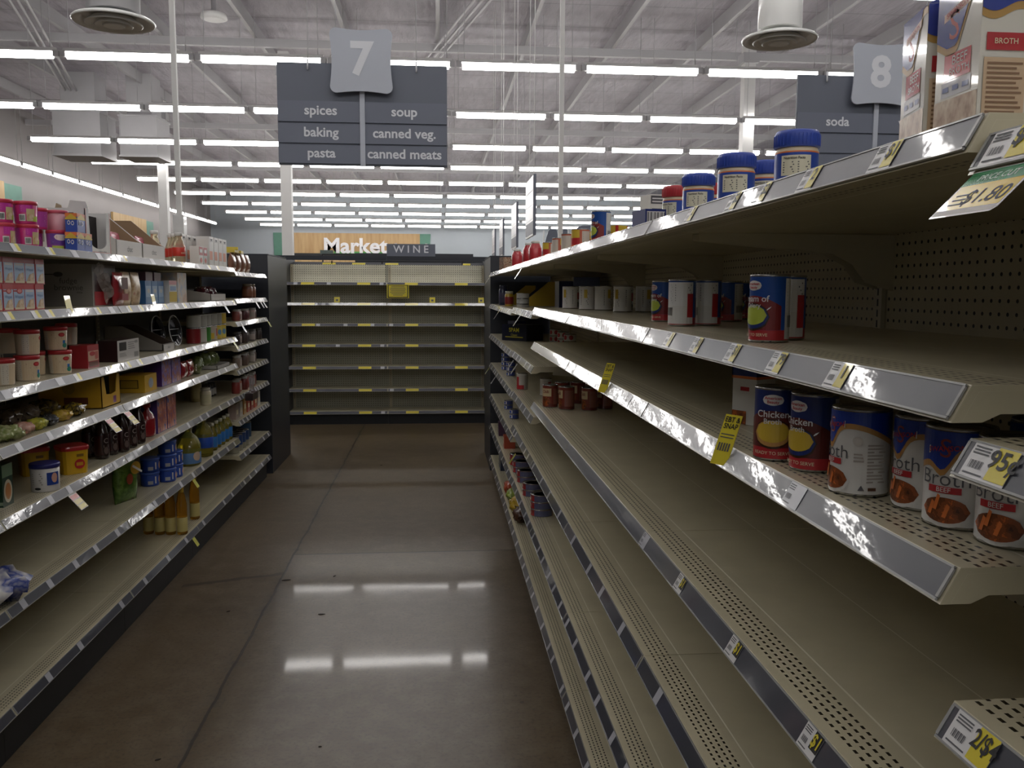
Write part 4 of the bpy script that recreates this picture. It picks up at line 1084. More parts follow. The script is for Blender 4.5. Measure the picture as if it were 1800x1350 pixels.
# ================================================================== goods on the right-hand shelves
CHICK = soup_can(NAVY, C('#5E2420'), GOLD, 'Chicken', 'Broth', 'READY TO SERVE', False)
CHICK2 = soup_can(NAVY, C('#5E2420'), GOLD, 'Chicken', 'Broth', 'READY TO SERVE', True)
CELERY = soup_can(C('#1F4FA0'), C('#7E2628'), LIME, 'Cream of', 'Celery', 'READY TO SERVE', True)
z3 = TOPS_R[1][2]
x, y, z = pbase(1357, 812, z3, .0335); put('chicken', CHICK, (x+.004, y, z), -31, 'blue and red soup can lettered Chicken Broth, beside the yellow strip', 'soup can', 'soup cans on the third right shelf')
x, y, z = pbase(1427, 832, z3, .0335); put('chicken2', CHICK2, (x, y, z), -68, 'blue and red soup can with a spoon, label turned partly away', 'soup can', 'soup cans on the third right shelf')
BR = ((1508, 875, -92, 'white and blue broth can, the most complete one, with tan wave and nutrition panel'), (1622, 902, -82, 'white and blue broth can, second of the front row, partly hidden by the first'),
      (1680, 934, -56, 'white and blue broth can reading BEEF, left of the 95 cent tag'), (1748, 962, -62, 'white and blue broth can below the 95 cent tag'))
for px, py, rz, lb in BR:
    x, y, z = pbase(px, py, z3, .0365) if px != 1748 else (.606, .839, z3); put('broth_can', broth_can, (x, y, z), rz, lb, 'broth can', 'broth cans on the third right shelf')
put('broth_can', broth_can, (.665, 1.08, z3), -95, 'white and blue broth can standing in shade behind the front row', 'broth can', 'broth cans on the third right shelf')
put('broth_can', broth_can, (.72, .95, z3), -70, 'white and blue broth can at the back, right of the shaded one', 'broth can', 'broth cans on the third right shelf')
def tall_art(b, w, d, h):
    for f in (front(d), left(w), right(w)):
        b.rect(f, -w/2, w/2, h*.72, h, NAVY); b.rect(f, -w/2, w/2, h*.68, h*.72, ORG); b.rect(f, -w/2, w/2*.2, 0, h*.2, STEW); b.rect(f, -.01, .012, h*.5, h*.56, RED)
    bars(b, right(w, .0013), -.02, .02, h*.1, h*.62, 9)
put('tallbox', box('soup_carton', .06, .055, .134, WHT, tall_art), (.63, 1.66, z3), -60, 'tall white and blue carton standing left of the chicken broth cans', 'carton')
z2 = TOPS_R[1][1]
put('celery', CELERY, pbase(1350, 603, z2, .0335), -72, 'soup can with green bowl lettered Cream of Celery on the second right shelf', 'soup can', 'soup cans on the second right shelf')
put('celery', CELERY, (.628, 1.51, z2), -215, 'red and white back of a soup can peeping from behind the celery can', 'soup can', 'soup cans on the second right shelf')
WCAN = plain_can('soup_can', .0335, .1, [(.02, WHT), (.097, WHT)], info_art)
for px, py, rz, kind, lb in ((1198, 574, 140, 'celery', 'soup can showing its white information panel, left of an equal pair'), (1243, 573, 135, 'celery', 'soup can showing its white information panel, right of an equal pair'),
        (1166, 566, -75, 'celery', 'blue and orange soup can left of the white-panelled pair'), (1283, 566, -100, 'celery', 'dark blue soup can right of the white-panelled pair, in shade'), (1306, 562, -60, 'celery', 'dark red soup can at the back between the pair and the celery can'),
        (1095, 549, 0, 'white', 'white-labelled can in the middle of the second right shelf, seen from its plain side'), (1134, 549, 60, 'white', 'white and red can just right of the plain white can'),
        (1033, 545, 30, 'white', 'white and red can, second of a row in the middle of the second right shelf'), (1003, 543, 0, 'white', 'white can at the left end of the row on the second right shelf'), (1061, 546, 80, 'white', 'dark-sided can between two white cans on the second right shelf')):
    if kind == 'celery': put('celery', CELERY, pbase(px, py, z2, .0335), rz, lb, 'soup can', 'soup cans on the second right shelf')
    else:
        x, y, z = pbase(px, py, z2, .04)
        def wa(b, r, h): info_art(b, r, h); crect(b, r, .03, .1, .42*h, .72*h, RED, .0009, n=8); crect(b, r, -.045, -.03, .5*h, .85*h, GOLD, .0009)
        put('white_can', plain_can('vegetable_can', .04, .108, [(.104, WHT)], wa), (x, y, z), rz, lb, 'can', 'white cans on the second right shelf')
# top shelf
z1 = TOPS_R[1][0]
put('broth_carton', broth_carton, (.662, 1.03, z1), -90, 'glossy white and blue beef broth carton nearest the camera, top cut off by the frame', 'carton', 'broth cartons on the top right shelf')
put('broth_carton', broth_carton, (.665, 1.128, z1), -101, 'glossy white and blue beef broth carton behind the nearest carton', 'carton', 'broth cartons on the top right shelf')
put('broth_carton', broth_carton, (.73, 1.02, z1), -90, 'white and blue broth carton standing behind the nearest carton, only its side in view', 'carton', 'broth cartons on the top right shelf')
jb = blue_jar(C('#2B47A8', .4), C('#2C49A0'))
for px, X, lb in ((1226, .655, 'blue-lidded jar, smaller-looking one next to the red-lidded jar'), (1292, .64, 'blue-lidded jar standing tallest on the top right shelf'), (1343, .74, 'blue-lidded jar right behind the tallest one'), (1397, .66, 'blue-lidded jar farthest right, only its lid above the shelf edge')):
    put('blue_jar', jb, pxl(px, X, z1), -28, lb, 'jar', 'blue jars on the top right shelf')
put('red_jar', blue_jar(C('#B8323A', .4), C('#2F4CA6')), pxl(1188, .67, z1), -60, 'red-lidded blue jar beside the white box', 'jar')
put('red_jar', blue_jar(C('#B8323A', .4), C('#2F4CA6')), pxl(1256, .76, z1), -60, 'red-lidded jar mostly hidden between two blue jars', 'jar')
def wb_art(b, w, d, h):
    for f in (left(w), front(d), right(w)):
        for e in (-1, 1): b.rect(f, e*d/2-.001, e*d/2+.001, 0, h, M_DARKINK) if f is not None and False else None
    g = right(w); b.rect(g, -d/2+.002, d/2-.002, .008, h-.03, mat('#E2E0DA', .4)); bars(b, right(w, .0013), -d/2+.006, d/2-.006, .02, h-.04, 9); b.rect(g, -d/2+.002, d/2-.002, h-.028, h-.004, M_INK); bars(b, right(w, .0013), -d/2+.006, d/2-.006, h-.026, h-.008, 2, M_PAPER)
    bars(b, front(d), -w/2+.01, w/2-.02, .02, h*.5, 4, C('#D8D2A8'))
put('whitebox', box('carton', .075, .065, .125, mat('#E3E0DA', .4), wb_art), pxl(1150, .66, z1+.0), -80, 'white box with black printed panel above the dark blue box', 'carton')
def nb_art(b, w, d, h): barcode(b, right(w), -d/2+.004, d/2-.004, .006, h-.006, 16)
put('navybox', box('carton', .09, .06, .055, C('#1C2C70'), nb_art), pxl(1140, .575, z1), -80, 'low dark blue box with a striped barcode end on the top right shelf', 'carton')
put('celery', CELERY, pxl(1056, .575, z1), -78, 'blue and red soup can with a green bowl standing alone on the top right shelf', 'soup can')
def ry_art(b, w, d, h):
    for f in (front(d), right(w)): b.rect(f, -.02, .02, h*.6, h, GOLD); b.rect(f, -.01, .01, .1*h, .5*h, DRED)
put('redbox', box('carton', .06, .05, .075, RED, ry_art), pxl(1084, .66, z1), -60, 'small red and yellow box right of the standing soup can', 'carton')
def vc(b, r, h): crect(b, r, -.03, .03, .6*h, .95*h, GOLD, .0007); crect(b, r, -.03, .03, .3*h, .6*h, RED, .0007); crect(b, r, .04, .1, .1*h, .9*h, C('#C9BEB4'), .0007, n=8); bars(b, cyl(r, .0013), .045, .095, .15*h, .8*h, 7); crect(b, r, -.1, -.04, .1*h, .9*h, C('#C9BEB4'), .0007, n=8); cell(b, r, 0, .18*h, .016, .012, ORG, .0012)
VCAN = plain_can('vegetable_can', .038, .094, [(.09, C('#C96A55'))], vc)
for i, (px, X) in enumerate(((966, .60), (984, .60), (1001, .60), (1020, .60), (1036, .66), (1062, .70))):
    put('vcan', VCAN, pxl(px, X, z1), (-60, 40, 60, -60, -40, 20)[i], 'red and yellow vegetable can, %s of the row on the far top right shelf' % ORD[i], 'can', 'vegetable cans on the top right shelf')
RJ = bottle('ketchup_bottle', .04, .14, C('#B02A33', .3, .5), C('#D8D6D2'), None, .55, .7)
for i, (px, X) in enumerate(((909, .585), (930, .585), (941, .6), (920, .68))):
    put('rjar', RJ, pxl(px, X, z1), 0, 'red plastic bottle %s from the left at the far end of the top right shelf' % ORD[i], 'bottle', 'red bottles on the top right shelf')
put('mosaic', box('carton', .09, .08, .12, blotchy('nut_print', ['#6E4A3A', '#B7A38E', '#8A5B48', '#CBBBA6', '#5A3A30'], 60)), pxl(889, .585, z1), -70, 'brown speckled box next to the far right end panel', 'carton')
# second and third shelves, far bays
zb, zc, zd = 1.605, 1.327, 1.055
DJ = jar('pickle_jar', .04, .17, C('#252C4A', .3), C('#3A3F55'), C('#4A4660'))
put('djar', DJ, pxl(885, .57, zb), 0, 'dark jar at the far end of the second right shelf', 'jar')
YT = slope_tray(.26, .25, .17, .05, C('#B99B2E', .5, 0), C('#2A2A38', .7, 0))
for px, lb in ((914, 'yellow display tray on the far second right shelf, nearer the end panel'), (951, 'yellow display tray on the far second right shelf, beside the row of white cans')):
    put('ytray', YT, pxl(px, .74, zb if px < 930 else 1.622), RF, lb, 'display tray', 'yellow display trays')
WT = plain_can('flat_tin', .042, .036, [(.033, C('#C9C8C4'))], lambda b, r, h: bars(b, cyl(r, .001), -.03, .03, .2*h, .8*h, 3))
for i in range(3): put('wtin', WT, pxl(919, .565, zb+.0365*i), 0, 'white tin, %s from the bottom of the stack before the yellow tray' % ORD[i], 'tin', 'stack of white tins')
put('yjar', jar('mustard_jar', .035, .12, C('#B79A2C'), C('#C9C3B0'), C('#8A2A26')), pxl(895, .575, zb), 0, 'yellow jar beside the dark jar on the far second right shelf', 'jar')
def sp_art(b, w, d, h): f = front(d); b.text('SPAM', h*.36, lambda x, y: f(x, h*.66+y), C('#C8BE3C'), .02); b.rect(f, -w*.36, w*.36, h*.2, h*.26, C('#B2A83A')); b.text('Classic', h*.2, lambda x, y: f(x, h*.36+y), C('#B2A83A'), .01)
DB = box('meat_carton', .2, .16, .17, C('#1B2450'), None)
for i, (px, X, z) in enumerate(((1000, .86, 1.622), (1030, .93, 1.644))): put('dbox', DB, (X, along(px, X, z), z), RF-8*i, 'dark blue carton at the back of the second right shelf, %s' % ('left one' if i == 0 else 'right one'), 'carton', 'dark blue cartons at the back')
put('spam', box('meat_carton', .27, .2, .13, C('#181C30'), sp_art), (.69, 6.98, zc), -48, 'dark carton with yellow lettering on the far third right shelf', 'carton')
for i, px in enumerate((905,)): put('sbox', box('meat_carton', .16, .1, .13, C('#202C5E'), lambda b, w, d, h: b.ell(front(d), .04, .05, .02, .025, C('#8C8FA8'))), (.72, 7.84, zc), -70, 'dark blue carton on the far third right shelf next to the end panel', 'carton', 'dark blue cartons on the third shelf')
RT = plain_can('flat_tin', .043, .05, [(.047, WHT)], lambda b, r, h: [cell(b, r, u, .55*h, .015, .016, RED, .0008) for u in (-.045, 0, .045)])
for i, px in enumerate((976, 990, 1002, 1046)):
    for k in range(2): put('rtin', RT, (.90, along(px, .90, 1.337), 1.337+.0505*k), -60, 'red and white tin, %s in the %s stack at the third right shelf back' % (('lower', 'upper')[k], ORD[i]), 'tin', 'red and white tins at the back')
put('lcan', plain_can('soup_can', .037, .11, [(.1, C('#C9C4BC')), (.107, WHT)], lambda b, r, h: (crect(b, r, -.03, -.005, .05*h, .8*h, RED, .0008), crect(b, r, -.03, .03, .05*h, .3*h, RED, .001), crect(b, r, .035, .11, .1*h, .9*h, C('#B5B0A8'), .0007, n=8))), pbase(918, 686, 1.072, .037), -35, 'red and white can standing alone below the step in the right shelves', 'soup can')
put('lcan', None, (.68, 5.35, 1.072), 60, 'grey-sided can half hidden behind the step in the right shelves', 'soup can')
CH = plain_can('chili_can', .038, .112, [(.02, C('#6A2A22')), (.108, C('#7E3226'))], chili_art)
n = 0
for i, (px, py) in enumerate(((967, 717), (996, 721), (1036, 723), (1063, 720))):
    x0, y0, zz = pbase(px, py, 1.156, .038)
    put('chili', CH, (x0, y0, zz), (-45, -85, -70, -80)[i], 'brown-red chili can, %s from the left in the front row on the fourth right shelf' % ORD[i], 'chili can', 'chili cans on the fourth right shelf')
for i, (dx, dy) in enumerate(((.035, .09), (.115, .088), (.195, .09))):
    put('chili', CH, (.60+dx, 4.24+dy, 1.156), -60, 'brown-red chili can in the rows behind, %s from the left' % ORD[i], 'chili can', 'chili cans on the fourth right shelf')
BT = plain_can('flat_tin', .036, .037, [(.034, C('#2E3F86'))], tin_art)
for c, (X, px, nn) in enumerate(((.58, 889, 4), (.58, 898, 3))):
    for k in range(nn): put('btin', BT, (X, along(px, X, zd), zd+.0375*k), -60, 'blue tin, %s from the bottom in the %s stack by the end panel' % (ORD[k], ('taller', 'shorter')[c]), 'tin', 'blue tins by the end panel')
for c, px in enumerate((894, 904)):
    for k in range(2): put('btin', BT, (.58, along(px, .58, .76), .76+.0375*k), -60, 'blue tin, %s one of the %s pair on the lower far right shelf' % (('bottom', 'top')[k], ('farther', 'nearer')[c]), 'tin', 'blue tins on the lower far shelf')
put('pbox', box('carton', .1, .08, .12, C('#4A2C48')), (.565, along(884, .565, .475), .475), RF, 'dark purple box on a low far right shelf', 'carton')
put('obox', box('carton', .11, .09, .1, C('#A8462E'), lambda b, w, d, h: b.rect(front(d), -.04, .02, .03, .08, CREAM)), (.57, along(895, .57, .475), .475), RF, 'orange-red box on a low far right shelf', 'carton')
put('dkbox', box('carton', .22, .12, .19, C('#1D2742')), (.60, along(890, .60, .168), .168), RF, 'dark blue box on the bottom right shelf by the end panel', 'carton')
for i, (px, m) in enumerate(((898, C('#B5502E')), (903, C('#8FA03A')), (909, C('#C2A02E')), (916, C('#4E3222')))):
    put('lb%d' % i, bag('snack_bag', .16, .1, .1, m, 30+i), (.56, along(px, .56, .168), .168), 90, '%s snack bag on the bottom right shelf' % ('orange', 'green', 'yellow', 'brown')[i], 'bag', 'snack bags on the bottom right shelf')
FT = plain_can('flat_tin', .062, .04, [(.01, RED), (.037, C('#A33A3C'))], lambda b, r, h: (crect(b, r, .03, .15, .1*h, .9*h, C('#5A5C7A'), .0007, n=10), [cell(b, r, u, .5*h, .012, .01, C('#D9B9B0'), .001) for u in (-.04, -.01)]))
for i, px in enumerate((952, 936, 925, 917, 911)):
    zf = .485
    for k in range(3 if i == 0 else 2):
        y0 = along(px, .575, zf); y0 = max(y0, 4.50+.0) if i == 0 else y0
        put('ftin', FT, (.575, y0, zf+.0405*k), -75, 'red and silver flat tin, %s from the bottom in the %s stack from the camera' % (ORD[k], ORD[i]), 'tin', 'flat red tins on the sixth right shelf')

# ================================================================== goods on the left-hand shelves
l1, l2, l3, l4, l5, l6, l7 = TOPS_L
def q(X, Y, z): return (X, along(768.7+X*1520/Y, X, z), z)
m1, m2, m3, m4, m5, m6, m7, m8, m9 = TOPS_LD
PT = frosting_tub(C('#C42F78'), C('#C4374E'), style=0)
for px, X, k, rz, lb in ((49, -1.645, 0, 62, 'pink frosting tub, lower front one with barcode'), (46, -1.645, 1, 40, 'pink frosting tub stacked highest, upper front one'), (6, -1.70, 0, 75, 'pink frosting tub, lower one at the left picture edge'), (3, -1.70, 1, 60, 'pink frosting tub, upper one at the left picture edge'),
                         (58, -1.77, 0, -60, 'pink frosting tub, lower one half hidden behind the front pair'), (66, -1.73, 1, -60, 'pink frosting tub, upper one half hidden behind the front pair')):
    put('pinktub', PT, pxl(px, X, l1+.0905*k), rz, lb, 'frosting tub', 'pink frosting tubs')
put('purptub', frosting_tub(C('#8E4A9A'), C('#B93350'), style=1), pxl(101, -1.675, l1), 45, 'purple-labelled tub with a pink lid beside the pink tubs', 'frosting tub')
put('lighttub', frosting_tub(C('#D9A0A8'), C('#C95A6C'), r=.046, h=.088, style=3), pxl(102, -1.68, l1+.0905), 45, 'pale pink tub standing on the purple-labelled tub', 'frosting tub')
def dz_art(b, w, d, h):
    for f, g, ww in ((front(d), front(d, .0013), w), (left(w), left(w, .0013), d)):
        b.rect(f, -ww/2, ww/2, h*.8, h, ORG); b.shape(g, [(-ww/2, h*.74), (0, h*.98), (ww/2, h*.74), (ww/2, h*.66), (-ww/2, h*.66)], GOLD)
        b.ell(g, -ww*.2, h*.5, ww*.13, h*.12, WHT); b.ell(up(g), -ww*.2, h*.5, ww*.08, h*.075, BLUE); b.ell(g, ww*.12, h*.47, ww*.13, h*.12, WHT); b.ell(up(g), ww*.12, h*.47, ww*.08, h*.075, BLUE)
DZ = box('sprinkle_box', .085, .05, .082, C('#2B4BA0'), dz_art)
for px, k, lb in ((133, 1, 'small blue box with white rings, upper one beside the pale pink tub'), (133, 0, 'small blue box with white rings, lower left one'), (146, 0, 'small blue box with white rings, lower one against the white display carton')):
    put('dz', DZ, pxl(px, -1.60, l1+.0825*k), LFc, lb, 'box', 'small blue boxes')
x, y, z = pxl(172, -1.62, l1); put('wincarton', window_carton, (x-.125, 4.335, z), LFc, 'white display carton with a dark U-shaped opening on the top left shelf', 'display carton')
ST = slope_tray(.38, .3, .235, .085, C('#D2CECB', .5, 0), C('#8E7458', .7, 0), 'choc', low=.45)
for i, yy in enumerate((4.55, 4.94)):
    put('sltray', ST, q(-1.77, yy, l1), LFc, 'white slope-sided display tray on the top left shelf, %s of two' % ('nearer' if i == 0 else 'farther'), 'display tray', 'slope-sided trays on the top left shelf')
PP = pouch(.15, .05, .13, C('#C25A72', .25, .5), lambda b, w, d, h: None)
for i, yy in enumerate((4.46, 4.64, 4.85, 5.03)):
    put('ppouch', PP, q(-1.73, yy, l1+.006), LFc, 'pink pouch in the %s display tray, %s one' % (('nearer', 'farther')[i//2], ('left', 'right')[i % 2]), 'pouch', 'pink pouches in the trays')
SYR = bottle('syrup_bottle', .04, .19, mat('#E6DFC0', .08, trans=.75), WHT, C('#C93A2C'), .5, .55, lambda l, r, h: l.text('corn', .02, lambda x, y: cyl(r, .001)(x, h*.33+y), CREAM, .01), labz=(.22, .5))
for px, X, lb in ((-1.72, 5.27, 'clear syrup bottle with white cap, left one behind the tray'), (-1.63, 5.46, 'clear syrup bottle with red label, front one of three'), (-1.685, 5.56, 'clear syrup bottle with red label, middle one of three'), (-1.735, 5.655, 'clear syrup bottle with red label, back one of three')):
    put('syr', SYR, q(px, X, l1), 60, lb, 'bottle', 'clear syrup bottles')
def rw_art(b, w, d, h): f = front(d); b.rect(f, -w/2+.003, w/2-.003, h*.52, h*.97, RED); b.rect(front(d, .0013), -w*.3, w*.3, h*.66, h*.84, WHT); b.ell(front(d, .0013), 0, h*.25, w*.26, h*.14, C('#C9584A')); 
RW = box('starch_box', .1, .06, .125, WHT, rw_art)
for i, yy in enumerate((5.86, 5.97)): put('rw', RW, q(-1.63, yy, l1), LFc, 'small red and white box on the top left shelf, %s of a pair' % ('left' if i == 0 else 'right'), 'box', 'small red and white boxes')
def wc_art(b, w, d, h): f = front(d); b.rect(f, -w*.36, w*.36, h*.82, h*.93, C('#B9B4B0')); b.shape(front(d, .0013), [(-w*.25, h*.92), (w*.25, h*.92), (0, h*.84)], M_DARKINK); b.rect(f, -w/2, w*.2, h*.2, h*.5, C('#D98A6A')); b.rect(left(w), -d*.4, d*.4, h*.55, h*.9, C('#D9D3CC'))
WC = box('sugar_carton', .115, .09, .205, C('#DAD6D2'), wc_art)
for i, (X, yy) in enumerate(((-1.75, 5.83), (-1.75, 5.96), (-1.75, 6.09), (-1.64, 6.12), (-1.64, 6.25), (-1.64, 6.38), (-1.64, 6.5))):
    put('wc', WC, q(X, yy, l1), LFc, 'white carton with orange print, %s of the cluster on the top left shelf' % ORD[i], 'carton', 'white and orange cartons')
PB = pouch(.14, .07, .155, C('#8A5E4A', .3, .4))
for i, yy in enumerate((6.92, 7.1, 7.28, 7.45)): put('brownpouch', PB, q(-1.64, yy, m1), LFc, 'brown pouch, %s from the left at the far end of the top left shelf' % ORD[i], 'pouch', 'brown pouches on the top left shelf')
YP = box('yeast_box', .17, .1, .022, C('#D8C24A'))
for i, (yy, k) in enumerate(((6.95, 0), (7.13, 0), (6.98, 1))): put('yp', YP, q(-1.66, yy, m1+.157+.0225*k), LFc+6*i, 'flat yellow packet lying on the brown pouches, %s' % ('left one', 'right one', 'upper one')[i], 'packet', 'flat yellow packets')
# second shelf
for k in range(2):
    for i in range(5):
        v = (k == 0 and i in (1, 2)); put('cake%d' % v, cake_box(v), q(-1.632, 3.13+.085*i, l2+.1005*k), LFc+(0, 2, -2, 0, 3)[i], 'red cake mix box, %s from the left, %s row of second left shelf' % (ORD[i], ('lower', 'upper')[k]), 'cake mix box', 'red cake mix boxes')
def fb_art(b, w, d, h):
    s = left(w); b.text('fudge', .038, lambda x, y: s(.02+x, h*.6+y), C('#4A4542', .7, 0), -.004); b.text('brownie', .04, lambda x, y: s(.02+x, h*.44+y), C('#4A4542', .7, 0), -.004); b.text('mix', .018, lambda x, y: s(.07+x, h*.33+y), C('#4A4542', .7, 0), 0)
    b.rect(s, -.1, -.04, h*.74, h*.765, C('#4A4542', .7, 0)); b.ell(s, -.025, h*.755, .022, .012, C('#4A4542', .7, 0))
    f = front(d); b.rect(f, -w*.42, w*.42, h*.12, h*.92, C('#3A1D18')); b.rect(front(d, .0013), -w*.44, w*.44, .004, h*.35, RED)
put('brownie', box('brownie_carton', .3, .26, .2, C('#8F8A84', .6, 0), fb_art), q(-1.765, 4.25, l2), LFc, 'large grey carton lettered fudge brownie on the second left shelf', 'carton')
def film(b, w, d, h): pass
def torn():
    q = random.Random(5); b = MB(); n = 10; m = mat('#B9B0AC', .08, coat=1.0, alpha=.55); V = []
    for i in range(n+1):
        t = i/n
        for j in range(4): V.append((-.06+.16*t+q.uniform(-.006, .006), -.01*j+q.uniform(-.006, .006), .16-.15*t**1.3+.018*j+q.uniform(-.008, .008)))
    b.mesh(V, [(i*4+j, i*4+4+j, i*4+5+j, i*4+1+j) for i in range(n) for j in range(3)], m); return [('torn_film', b)]
put('torn', torn, q(-1.61, 4.13, l2), LFc, 'torn clear film hanging from the fudge brownie carton', 'film')
BRP = pouch(.14, .05, .165, C('#A42C34', .25, .5), lambda b, w, d, h: (b.rect(front(d*1.35), -w*.32, w*.32, h*.5, h*.85, C('#5A3026')), b.rect(front(d*1.4), -w*.3, w*.3, h*.16, h*.36, C('#8A2A2E'))))
put('brp', BRP, q(-1.60, 4.34, l2), LFc, 'red brownie pouch in front of the fudge brownie carton', 'pouch')
MB_ = pouch(.125, .05, .17, blotchy('baked_print', ['#8C6A48', '#C2A27C', '#D8C6A8', '#A23A38'], 22), None)
for i, yy in enumerate((4.47, 4.61)): put('mbp', MB_, q(-1.61, yy, l2), LFc, 'beige and red baking mix pouch on the second left shelf, %s of two' % ('left' if i == 0 else 'right'), 'pouch', 'baking mix pouches')
def bl_art(b, w, d, h): f = front(d); b.rect(f, -w*.42, w*.42, h*.06, h*.78, C('#A9C3DC')); b.rect(front(d, .0013), -w*.42, w*.42, h*.06, h*.3, C('#7E9FC4')); b.ell(front(d, .0013), 0, h*.56, w*.2, h*.1, WHT)
for i in range(3): put('blbox', box('milk_powder_box', .105, .07, .13, C('#4679B4'), bl_art), q(-1.66, 4.87+.11*i, l2), LFc, 'light blue carton, %s from the left of three on the second left shelf' % ORD[i], 'carton', 'light blue cartons')
def yb_art(b, w, d, h): f = front(d); b.rect(f, -w/2, w/2, h*.05, h*.5, C('#D6B93C')); b.rect(f, -w/2, w/2, h*.82, h, C('#D99AA0')); b.rect(front(d, .0013), -w*.4, w*.4, h*.55, h*.75, C('#8CA8CC'))
put('ylbox', box('pudding_box', .15, .08, .135, WHT, yb_art), q(-1.64, 5.24, l2), LFc, 'white and yellow carton right of the light blue ones', 'carton')
put('bgbox', box('pudding_box', .19, .1, .185, blotchy('cream_print', ['#9FB4CF', '#D6CBBE', '#C79A7E'], 14)), q(-1.65, 5.43, l2), LFc, 'tall beige and blue carton at the right of the carton group', 'carton')
for i, yy in enumerate((4.95, 5.1)): put('pkbox', box('gelatin_box', .12, .06, .05, C('#7C5A6A')), q(-1.68, yy, l2+.1305), LFc, 'small mauve box lying on the light blue cartons, %s one' % ('left' if i == 0 else 'right'), 'carton', 'small mauve boxes')
TW = slope_tray(.42, .22, .085, .05, C('#B5B0AA', .5, 0), C('#6E6A66', .6, 0), None, low=.9)
put('wtray', TW, q(-1.70, 6.28, l2), LFc, 'white display tray with dark bags near the far end of the second left shelf', 'display tray')
for i, yy in enumerate((6.16, 6.28, 6.39)): put('wine%d' % i, bag('candy_bag', .1, .07, .1, mat('#4A1E28', .15, coat=.8), 40+i), q(-1.68, yy, l2+.006), 30*i, 'dark red glossy bag in the white tray, %s from the left' % ORD[i], 'bag', 'dark red bags in the tray')
put('brbox', jar('spice_jar', .045, .12, C('#6E3F2C'), C('#8A7A66'), C('#8A5A40')), q(-1.63, 7.55, m2), 0, 'brown jar at the far end of the second left shelf', 'jar')
put('brbox', None, q(-1.63, 7.42, m2), 0, 'brown jar left of the farthest one on the second left shelf', 'jar')
# third shelf
WF = frosting_tub(C('#D2C2AA'), C('#B02A30'), r=.047, h=.1, style=2)
for px, X, k, rz, lb in ((4, -1.64, 0, 120, 'white frosting tub with a red lid, lower one at the picture edge'), (49, -1.625, 0, 62, 'white frosting tub with a red lid, lower one with the teal dot'), (60, -1.70, 0, 100, 'white frosting tub with a red lid, lower middle one'), (107, -1.62, 0, 45, 'white frosting tub with a red lid, lower right one'),
                         (49, -1.63, 1, 95, 'white frosting tub with a red lid, upper left one with barcode'), (99, -1.64, 1, 45, 'white frosting tub with a red lid, upper right one'), (14, -1.75, 1, 200, 'red-lidded tub in shade behind, at the picture edge'), (118, -1.74, 1, 150, 'red-lidded tub in shade behind the upper right one')):
    put('wtub', WF, pxl(px, X, l3+.1005*k), rz, lb, 'frosting tub', 'white frosting tubs')
def rc_art(b, w, d, h): f = front(d); b.rect(f, -w*.46, w*.46, h*.3, h*.74, C('#CDA98E')); b.ell(front(d, .0013), -w*.1, h*.62, w*.25, h*.1, RED); b.rect(front(d, .0013), -w*.4, w*.4, h*.06, h*.26, C('#6A3A26')); b.rect(front(d, .0013), w*.12, w*.4, h*.36, h*.7, C('#B4584C'))
put('rcbox', box('cookie_mix_box', .13, .08, .105, C('#A52A30'), rc_art), q(-1.63, 4.0, l3), LFc, 'red and beige box right of the white frosting tubs', 'box')
def bw_art(b, w, d, h):
    f = front(d); b.rect(f, -w/2, w/2, 0, h, C('#C9C5C0')); g = front(d, .0013); b.rect(g, -w*.42, -w*.1, h*.5, h*.9, C('#1E1614')); bars(b, g, -w*.02, w*.3, h*.5, h*.9, 4, GREY); b.rect(g, w*.25, w*.45, h*.1, h*.35, GREY); b.rect(g, w*.3, w*.44, h*.78, h*.92, GREY); bars(b, g, -w*.42, -w*.1, h*.2, h*.4, 3, GREY)
    b.rect(left(w), -d/2, -d/2+.008, 0, h, C('#B5B0AC'))
put('bwbox', box('chocolate_box', .31, .1, .105, C('#2E1518'), bw_art), q(-1.635, 4.44, l3), LFc, 'dark brown box with a white printed end on the third left shelf', 'box')
put('gtray', slope_tray(.24, .33, .145, .04, C('#8E8983', .6, 0), C('#4A3A30', .7, 0), None, low=.55), q(-1.775, 5.18, l3), LFc, 'grey slope-sided display tray on the third left shelf', 'display tray')
put('gtrayl', box('label_card', .19, .003, .035, C('#CFCBC6'), lambda b, w, d, h: b.text('bakers', .018, lambda x, y: front(d)(x, .0175+y), M_INK, 0)), q(-1.607, 5.18, l3), LFc, 'white label strip on the front of the grey display tray', 'label')
def pan():
    b = MB(); r = .1; dk = mat('#141416', .12, coat=.8); wr = mat('#D9D9DA', .15, coat=.6)
    b.lathe([(.07, -.02, dk), (.09, -.004, dk), (r-.008, 0, wr), (r, .002, wr), (r, .006, wr), (r-.006, .007, dk), (r-.012, .003, dk), (.07, -.012, dk)], 36)
    b.v = [(x*.72, -zz, y+r) for x, y, zz in b.v]
    b.tube((-.05, .0, r+.01), (.05, .0, r+.01), .002, wr, 5); b.tube((-.04, .0, r-.03), (.04, .0, r-.03), .002, wr, 5)
    return [('pie_pan', b)]
for i, (yy, X) in enumerate(((5.40, -1.73), (5.52, -1.66))):
    put('pan', pan, q(X, yy, l3), LFc-14, 'black oval pan pack with a white rim, %s one leaning on the third left shelf' % ('left' if i == 0 else 'right'), 'pan', 'black oval pans', tilt=(math.radians(-8), 0))
def cart(b, r, h): crect(b, r, -.03, .03, .15*h, .85*h, C('#C9B85A'), .0007); cell(b, r, 0, .5*h, .018, .02, C('#5A86A8'), .001)
